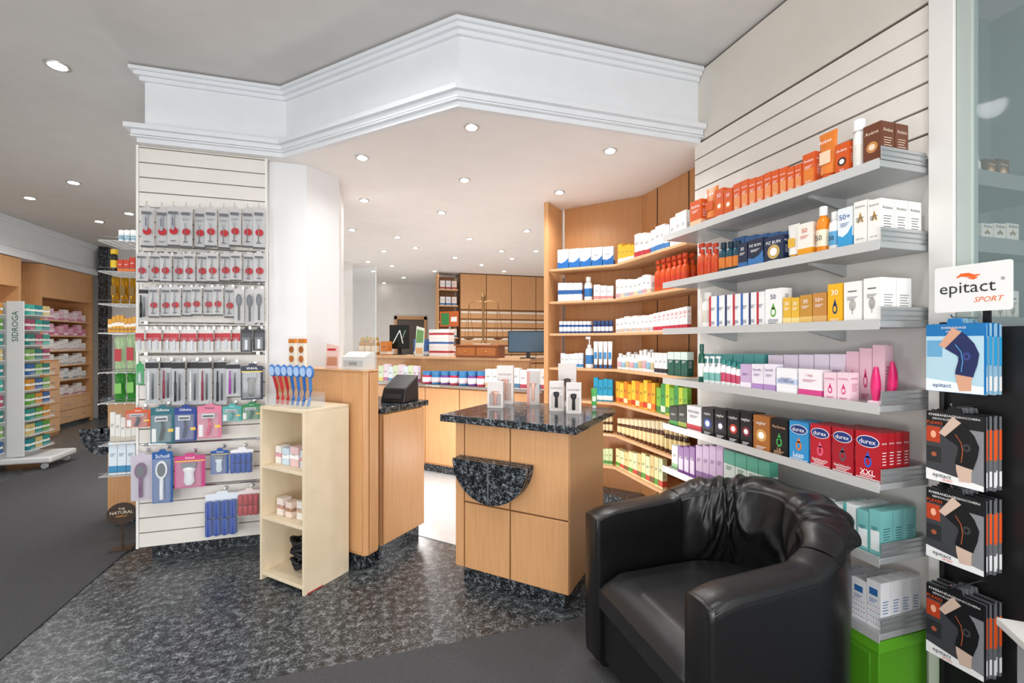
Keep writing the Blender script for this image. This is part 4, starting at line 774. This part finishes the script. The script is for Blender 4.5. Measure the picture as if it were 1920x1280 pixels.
# tea stand
e=empty('tea_stand',(-3.82,6.5,0.0)); tag(e,'white rolling display stand filled with tea cartons','display stand')
WS_=M('#d4d6d6',.35)
MB().box(-.075,.075,-.02,.0,.16,1.9,WS_).build('name_panel',e,bevel=.003)
MB().text('SIDROGA',0,1.62,.065,.34,-.0215,M('#1f5a3c'),vert=True).build('lettering',e)
MB().box(-.4,.34,-.06,.42,.08,.15,WS_).build('base',e,bevel=.02)
MB().box(-.3,.0,.0,.38,.15,1.88,M('#c6caca',.4)).build('core',e)
TZ=[.22+.17*i for i in range(10)]
for z in TZ: MB().box(.001,.13,.0,.4,z-.008,z,WS_).box(.126,.13,.0,.4,z,z+.03,ACRY).build('shelf',e); MB().box(-.34,-.08,-.12,-.021,z-.008,z,WS_).build('shelf',e)
for (a,b) in((-.33,-.0),(.27,.0),(-.33,.38),(.27,.38)): MB().lathe([(.03,0),(.035,.01),(.035,.02),(.03,.03)],M('#9a9d9f',.4),12,0,0,Matrix.Translation((a,b-.015,.0435))@Matrix.Rotation(math.pi/2,4,'X')).box(a-.01,a+.01,b-.01,b+.01,.055,.08,STEEL).build('caster',e)
TC=['#1f8088','#cbb878','#2a8f88','#5a9a3a','#c88a2a','#2f5f9c','#7aa85a','#1f7a70','#a84a6a','#3aa898']
for i,z in enumerate(TZ):
    nm='in tea stand tier '+['one','two','three','four','five','six','seven','eight','nine','ten'][i]
    for k in range(3):
        o=assemble('tea_carton',carton(.11,.07,.12,TC[(i+k)%10],'#eef0ea','#3a5a3a',style='mid'),(-3.82+.06,6.5+.07+.125*k,z+.0005),math.pi/2,True); reg(o,'coloured tea carton with white band',nm,'box',k)
    for k in range(2):
        o=assemble('tea_carton',carton(.11,.06,.12,TC[(i+k+4)%10],'#eef0ea','#3a5a3a',style='mid'),(-3.82-.275+.125*k,6.5-.07,z+.0005),0,True); reg(o,'tea carton facing the aisle',nm,'box',k)
# ================= knee brace rack
e=empty('brace_rack',(2.0,.95,0)); tag(e,'black perforated metal rack holding knee brace packs','rack')
m=MB().box(-.012,.012,-.17,.165,.03,1.5,BLACK)
for i in range(48):
    for yy in (-.13,-.09): m.box(-.0135,-.012,yy-.006,yy+.006,.06+.029*i,.066+.029*i,M('#3a3a3e'))
m.build('back_panel',e)
for a,b in((-.19,-.171),(.166,.18)): MB().box(-.03,.03,a,b,0.03,1.52,BLACK).build('upright',e,bevel=.003)
MB().box(-.2,.045,-.19,.1,0.001,.03,BLACK).build('base',e)
SX=1.90
e=empty('rack_sign',(SX,.9995,1.55),-math.pi/2); tag(e,'white rounded header sign above the knee brace packs','sign')
pl=[]; w,h,rr=.205,.157,.008
for cx,cz,a0 in((w/2-rr,rr,-90),(w/2-rr,h-rr,0),(-w/2+rr,h-rr,90),(-w/2+rr,rr,180)):
    for k in range(5): a=math.radians(a0+22.5*k); pl.append((cx+rr*math.cos(a),cz+rr*math.sin(a)))
MB().plate(pl,0,.004,M('#ececea',.3)).build('board',e); MB().box(-.01,.01,.0045,.086,.01,.03,BLACK).box(-.01,.01,.078,.086,-.05,.009,BLACK).build('arm',e)
sp=MB().text('SPORT',.045,.038,.075,.017,-.0008,M('#e86a1e')); sp.v=[(x+(z-.038)*.3,y,z) for x,y,z in sp.v]
MB().text('epitact',-.012,.075,.15,.05,-.0008,M('#26282c')).text('®',.08,.1,.01,.01,-.0008,M('#26282c')).ext(sp).build('lettering',e)
MB().ribbon([(-.040,.116),(-.026,.124),(-.008,.122),(.010,.117),(.024,.12)],[.001,.005,.007,.004,.001],-.0012,.0006,M('#f0661e')).ribbon([(-.008,.112),(.006,.109),(.018,.111)],[.001,.004,.001],-.0012,.0006,M('#f0661e')).build('leaf_mark',e)
def brace(blue,front,w=.158,h=.235):
    bg='#1b74b4' if blue else '#1b1c1f'; b=MB().plate([(-w/2,-h),(w/2,-h),(w/2,-.006),(.02,-.006),(.016,.012),(-.016,.012),(-.02,-.006),(-w/2,-.006)],0,.012,M(bg if front else ('#8fb8d0' if blue else '#6a6c70'),.35))
    if not front:
        b.plate([(-w/2,-h*.2),(w/2,-h*.2),(w/2,-.004),(-w/2,-.004)],-.0006,.0005,M(bg)); b.box(w/2-.0002,w/2+.0005,0,.012,-h*.6,-h*.2,M('#e2571e' if not blue else '#2a9ad0')); b.box(w/2-.0002,w/2+.0005,0,.012,-h*.95,-h*.75,M('#e8e8e8')); return [('pack_body',b)]
    p=MB(); y=-.0007
    if blue: p.plate([(-w*.5,-h*.98),(w*.5,-h*.98),(w*.5,-h*.2),(-w*.5,-h*.2)],y,.0005,M('#b5d6e4')); p.plate([(-w*.5,-h),(w*.5,-h),(w*.5,-h*.90),(-w*.5,-h*.82)],y*2,.0005,M('#eef6fa')); p.plate([(-w*.48,-h*.5),(-w*.2,-h*.5),(-w*.2,-h*.26),(-w*.48,-h*.26)],y*2,.0005,M('#6aa8d0'))
    else:
        p.plate([(-w*.5,-h*.98),(w*.5,-h*.98),(w*.5,-h*.22),(-w*.5,-h*.22)],y,.0005,M('#3e4044')); p.plate([(w*.05,-h*.98),(w*.5,-h*.98),(w*.5,-h*.22),(w*.2,-h*.22)],y*1.4,.0005,M('#85878b')); p.plate([(-w*.5,-h),(w*.5,-h),(w*.5,-h*.93),(-w*.5,-h*.84)],y*2,.0005,M('#f2f2f2'))
        p.plate([(-w*.49,-h*.46),(-w*.24,-h*.46),(-w*.24,-h*.24),(-w*.49,-h*.24)],y*2,.0005,M('#b8401e')); p.ell(-w*.36,-h*.35,w*.05,w*.08,y*3,.0005,M('#f0b090')); p.plate([(-w*.49,-h*.74),(-w*.22,-h*.74),(-w*.22,-h*.52),(-w*.49,-h*.52)],y*2,.0005,M('#2c2d30')); p.ell(-w*.35,-h*.63,w*.05,w*.05,y*3,.0005,M('#a85a3a'))
    g=MB(); sk='#d8a487' if blue else '#d2b8a6'
    ct=[(-.022,-.048),(.006,-.066),(.030,-.088),(.040,-.110),(.038,-.135),(.030,-.165),(.028,-.195),(.032,-.228)]; ws=[.036,.034,.030,.026,.024,.024,.020,.016]
    g.ribbon(ct,ws,-.0021,.0005,M(sk)); br='#1f2a5a' if blue else '#101113'
    g.ribbon([(.000,-.061),(.012,-.071),(.031,-.09),(.041,-.110),(.039,-.135),(.031,-.165),(.029,-.178)],[.036,.035,.031,.028,.0255,.025,.024],-.0028,.0005,M(br)); g.ell(.036,-.114,.011,.013,-.0036,.0006,M('#3a4a8a' if blue else '#3a3c40')); g.ell(.036,-.114,.005,.006,-.0042,.0006,M(br))
    g.ribbon([(.006,-.075),(.022,-.1),(.026,-.13),(.022,-.165)],[.0011]*4,-.0038,.0006,M('#5aa0d8' if blue else '#a8562e'))
    t=MB(); t.text('epitact',-w*.2,-h*.92,w*.5,.017,-.0030,M('#1f4a8a' if blue else '#222428'))
    if not blue: t.text('SPORT',-w*.1,-h*.965,w*.28,.007,-.0030,M('#e2571e')); t.text('KNIEBANDAGE',-w*.2,-h*.07,w*.5,.008,-.0015,WHITE); t.text('GENOUILLÈRE',-w*.2,-h*.12,w*.5,.008,-.0015,WHITE); t.text('FLEX03',-w*.34,-h*.185,w*.28,.012,-.0015,M('#e2571e')); t.text('GINOCCHIERA',w*.25,-h*.07,w*.4,.008,-.0015,WHITE)
    else: t.text('KNIEBANDAGE',0,-h*.08,w*.6,.007,-.0015,WHITE); t.text('GENOUILLÈRE',0,-h*.13,w*.6,.006,-.0015,WHITE)
    return [('pack_body',b),('printed_panel',p),('leg_picture',g),('lettering',t)]
for ri,(zt,nm,bl) in enumerate(((1.515,'topmost blue',True),(1.215,'second',False),(.945,'third',False),(.61,'lowest',False))):
    for k in range(6):
        o=assemble('brace_pack',brace(bl,k==0,h=.235 if bl else .245),(1.862+.0165*k,1.026+.003*((k*5)%3),zt-.003*(k%2)),-math.pi/2,False)
        tag(o,('blue' if bl else 'black and grey')+' knee brace pack, '+(f'front of the {nm} hook' if k==0 else f'{ORD[k]} deep on the {nm} hook'),'pack',f'knee brace packs on the {nm} hook')
    tag(MB().tube([(1.986,1.026,zt+.016),(1.855,1.026,zt+.016),(1.848,1.026,zt+.026)],.0025,CHROME,6).build('wire_hook'),f'chrome hook carrying the {nm} knee brace packs','hook')
C0=(1.57,.774); u1=(-.63,-.777); u2=(.777,-.63)
def tp(a,b): return (C0[0]+u1[0]*a+u2[0]*b, C0[1]+u1[1]*a+u2[1]*b)
e=empty('display_table',(*tp(.2,.15),0)); tag(e,'white topped display table at the right foreground edge','table'); q=tp(.2,.15); T=Matrix.Translation((-q[0],-q[1],0))
MB().prism([tp(0,0),tp(.4,0),tp(.4,.3),tp(0,.3)],.705,.725,M('#dddcd9',.35),T).build('tabletop',e,bevel=.002)
for a,b in((.04,.04),(.36,.04),(.36,.26),(.04,.26)): c=tp(a,b); MB().box(c[0]-.012,c[0]+.012,c[1]-.012,c[1]+.012,0.0085,.705,STEEL,T).build('leg',e)
x,y=tp(.05,.10); tag(assemble('carton',carton(.07,.05,.11,'#f0ecea','#b8303a','#444444',style='top'),(x,y,.7255),-.9,False),'small red topped carton on the white display table','box')
# ================= armchair
e=empty('tub_armchair',(1.325,1.485,.009)); tag(e,'black leather tub armchair with crumpled gathered backrest','armchair')
R=.408
def upath(t):
    La=.385; tot=2*La+math.pi*R; s=t*tot
    if s<La: q=(La-s)/La; return (-La+s,-R+.006*q*q),(0,-1),0
    if s<La+math.pi*R:
        a=-math.pi/2+(s-La)/R; return (R*math.cos(a),R*math.sin(a)),(math.cos(a),math.sin(a)),max(0,math.cos(a))
    s-=La+math.pi*R; q=s/La; return (-s,R-.006*q*q),(0,1),0
def rimh(t):
    p,n,b=upath(t); k=min(1,(p[0]+.385)/.385); return .676+.016*min(1,(p[0]+.385)/.08)**.6+.025*k+.10*b**.8
NT=96
def prof(Hh):
    P=[(.014,.05),(.002,.065),(-.004,.2),(-.005,.42),(-.003,Hh-.05)]
    for k in range(7): a=math.radians(180-25.7*(k+.3)); P.append((.0565+.0605*math.cos(a)*(1 if abs(math.cos(a))>.9 else 1.04),Hh-.026+.026*max(0,math.sin(a))**.6))
    P+=[(.118,Hh-.06),(.118,.42),(.118,.2),(.118,.06)]; return P
m=MB(); vs=[];fs=[]; n=len(prof(.7))
for i in range(NT+1):
    t=i/NT; p,nn,b=upath(t)
    for (o,z) in prof(rimh(t)): vs.append((p[0]-nn[0]*o,p[1]-nn[1]*o,z))
for i in range(NT):
    for k in range(n): k2=(k+1)%n; fs.append((i*n+k,i*n+k2,(i+1)*n+k2,(i+1)*n+k))
m.add(vs,fs,LEATH)
for i,sg in((0,-1),(NT,1)):
    ring=vs[i*n:i*n+n]; cy=sum(v[1] for v in ring)/n
    rings=[ring]
    for dx,s1,s2 in ((.006,.985,.998),(.012,.94,.992),(.015,.86,.98)):
        rings.append([(v[0]-dx,cy+(v[1]-cy)*s1,.37+(v[2]-.37)*s2) for v in ring])
    b0=sum(rings,[]); f=[]
    for q in range(3):
        for k in range(n):
            a,b_,c_,d_=q*n+k,q*n+(k+1)%n,(q+1)*n+(k+1)%n,(q+1)*n+k
            f.append((a,b_,c_,d_) if sg>0 else (d_,c_,b_,a))
    f.append(tuple(range(3*n,4*n)) if sg>0 else tuple(range(4*n-1,3*n-1,-1)))
    m.add(b0,f,LEATH)
m.build('shell',e)
m=MB()
for o in (-.002,.112):
    pts=[]
    for i in range(NT+1):
        t=i/NT; p,nn,b=upath(t); pts.append((p[0]-nn[0]*o,p[1]-nn[1]*o,rimh(t)-.026))
    m.tube(pts,.003,LEATH,6)
m.build('piping',e)
def seatf(u,v):
    hw=R-.12; x=-.395+u*.645; half=hw*math.sqrt(max(.02,1-max(0,(x-.02)/.30)**2)) if x>.02 else hw
    y=(v*2-1)*half; ed=min(1,(1-abs(v*2-1))*6)**.5*min(1,(u)*8+.0)**.5
    return (x,y,.375+.075*ed+.010*math.sin(math.pi*u)*math.sin(math.pi*v)+.002*noise.noise(Vector((x*9,y*9,3))))
SEATL=bumpy('seat_leather','#18181a','#28282b',240,.36,.12,.002)
m=MB().grid(36,36,seatf,SEATL); m.box(-.394,-.38,-R+.12,R-.12,.3,.377,SEATL); m.build('seat_cushion',e)
MB().box(-.375,-.35,-R+.119,R-.119,.07,.30,LEATH).build('front_rail',e,bevel=.01)
for a,b in((-.33,-.34),(-.33,.34),(.22,-.28),(.22,.28)): MB().lathe([(.02,0),(.024,.005),(.028,.06)],BLACK,12,a,b).build('foot',e)
def rid(x,y,s): return (1-abs(noise.noise(Vector((x,y,s))))*2.0)
def sm(x): x=max(0,min(1,x)); return x*x*(3-2*x)
def drape(u,v):
    th=math.radians(-76+160*u)
    edge=sm(u*7)*sm((1-u)*7)
    Hh=.685+.022+.10*max(0,math.cos(th))**.8
    w1=noise.noise(Vector((th*1.1,v*1.5,9)))*1.1
    f=(sm(rid(th*1.9+w1*1.1+v*1.3,v*1.1+w1,0))*.020+sm(rid(th*3.6-v*2.8+w1*1.6,v*1.9-th*.6,4))*.011+noise.noise(Vector((th*7,v*6,2)))*.0015)*edge
    if v<.08: k=v/.08; r_=R+.000+.004*k; z=Hh-.045+.041*k; nr,nz=1,0; f*=k*.5
    elif v<.40:
        a=math.pi*(v-.08)/.32; r_=R-.057+.061*math.cos(a); z=Hh-.012+.026*math.sin(a)**.9; nr,nz=math.cos(a),math.sin(a)
    else:
        k=(v-.40)/.60; r_=R-.120-.04*math.sin(math.pi*k)*edge-.003; z=Hh-.012-k*(Hh-.452); nr,nz=-1,0; f*=(1.1-.5*k)
    r_+=nr*f; z+=nz*f*.8
    return (r_*math.cos(th),r_*math.sin(th),z)
o=MB().grid(190,100,drape,LEATH).build('gathered_back',e,smooth=False)
o.data.polygons.foreach_set('use_smooth',[True]*len(o.data.polygons))
# ================= downlights
def dl(px,py,zc,low,power,rad=.05):
    d=(zc-H)*FP/(640-py); a,b=ray(px); x,y=a*d,b*d
    e=empty('downlight',(x,y,zc)); reg(e,'round recessed downlight','in the lowered ceiling' if low else 'in the grey ceiling','light',px)
    MB().lathe([(rad*.72,-.001),(rad*.75,-.006),(rad,-.006),(rad*1.03,-.0005)],M('#c4c4c2',.25,.6),24).build('trim_ring',e)
    MB().lathe([(rad*.7,-.0062),(rad*.7,-.009),(rad*.4,-.011)],M('#fff8f0',.3,0,1,25),20).build('lamp',e)
    if power:
        l=bpy.data.lights.new('downlight_lamp','SPOT'); l.energy=power; l.spot_size=math.radians(156); l.spot_blend=1; l.shadow_soft_size=.05; l.color=(1,.975,.95)
        o=bpy.data.objects.new('light_source',l); COL.objects.link(o); o.parent=e; o.location=(0,0,-.03)
LP=34
for px,py,pw in ((884,238,LP),(679,295,18),(1144,282,LP),(871,337,0),(683,375,17),(828,398,LP),(1049,360,LP),(660,430,0),(988,432,LP),(779,464,LP),(880,447,0),(940,470,LP),(853,482,0),(903,496,LP),(757,520,LP),(815,508,0),(735,498,0),(960,484,0),(700,508,0),(838,522,0),(1005,470,0),(720,470,0),(690,490,0),(945,508,0),(720,530,0),(745,444,0)): dl(px,py,2.744,True,pw,.045)
for px,py,pw in ((108,123,45),(138,342,45),(56,371,45),(186,415,45),(242,400,45)): dl(px,py,3.234,False,pw,.065)
def lamp(kind,loc,en,rad,col=(1,.985,.97)):
    l=bpy.data.lights.new('unseen_light',kind); l.energy=en; l.color=col; l.shadow_soft_size=rad
    if kind=='SPOT': l.spot_size=math.radians(165); l.spot_blend=1
    o=bpy.data.objects.new('light_source',l); COL.objects.link(o); o.location=loc
for (x,y) in ((-.6,1.2),(.9,.9),(-.3,2.2),(-2.6,1.4),(.6,-.6),(-3,5),(-4.2,7.5)): lamp('SPOT',(x,y,3.2),38,.08)
lamp('POINT',(-1.4,-.9,.9),74,.25); lamp('POINT',(.9,-1.0,.9),64,.25); lamp('POINT',(-3.4,.2,.8),62,.25)  # added fill points out of frame, no fixtures stand there
lamp('POINT',(-1.75,5.7,.8),44,.2); lamp('POINT',(1.7,5.9,.7),30,.2); lamp('POINT',(.2,8.2,.6),34,.2); lamp('POINT',(.35,4.35,.5),19,.15); lamp('POINT',(1.25,3.25,.45),13,.1)  # unseen points added behind the counters to brighten the ceilings
l=bpy.data.lights.new('front_fill','AREA'); l.shape='RECTANGLE'; l.size=6; l.size_y=2.4; l.energy=98; l.color=(.97,.98,1)
o=bpy.data.objects.new('front_fill_light',l); COL.objects.link(o); o.location=(-.8,-1.9,1.6); o.rotation_euler=(math.radians(-90),0,math.pi)  # soft fill added behind the camera, no window is built here
w=bpy.data.worlds.new('w'); SC.world=w; w.use_nodes=True; w.node_tree.nodes['Background'].inputs[0].default_value=(.98,.985,1,1); w.node_tree.nodes['Background'].inputs[1].default_value=.65
finish_labels()
c=bpy.data.cameras.new('cam'); c.lens=16; c.sensor_width=36; c.clip_start=.02
o=bpy.data.objects.new('camera',c); COL.objects.link(o); o.location=(0,0,H); o.rotation_euler=(math.pi/2,0,-TH); SC.camera=o
try:
    SC.view_settings.view_transform='Standard'; SC.view_settings.exposure=-.02
except Exception: pass
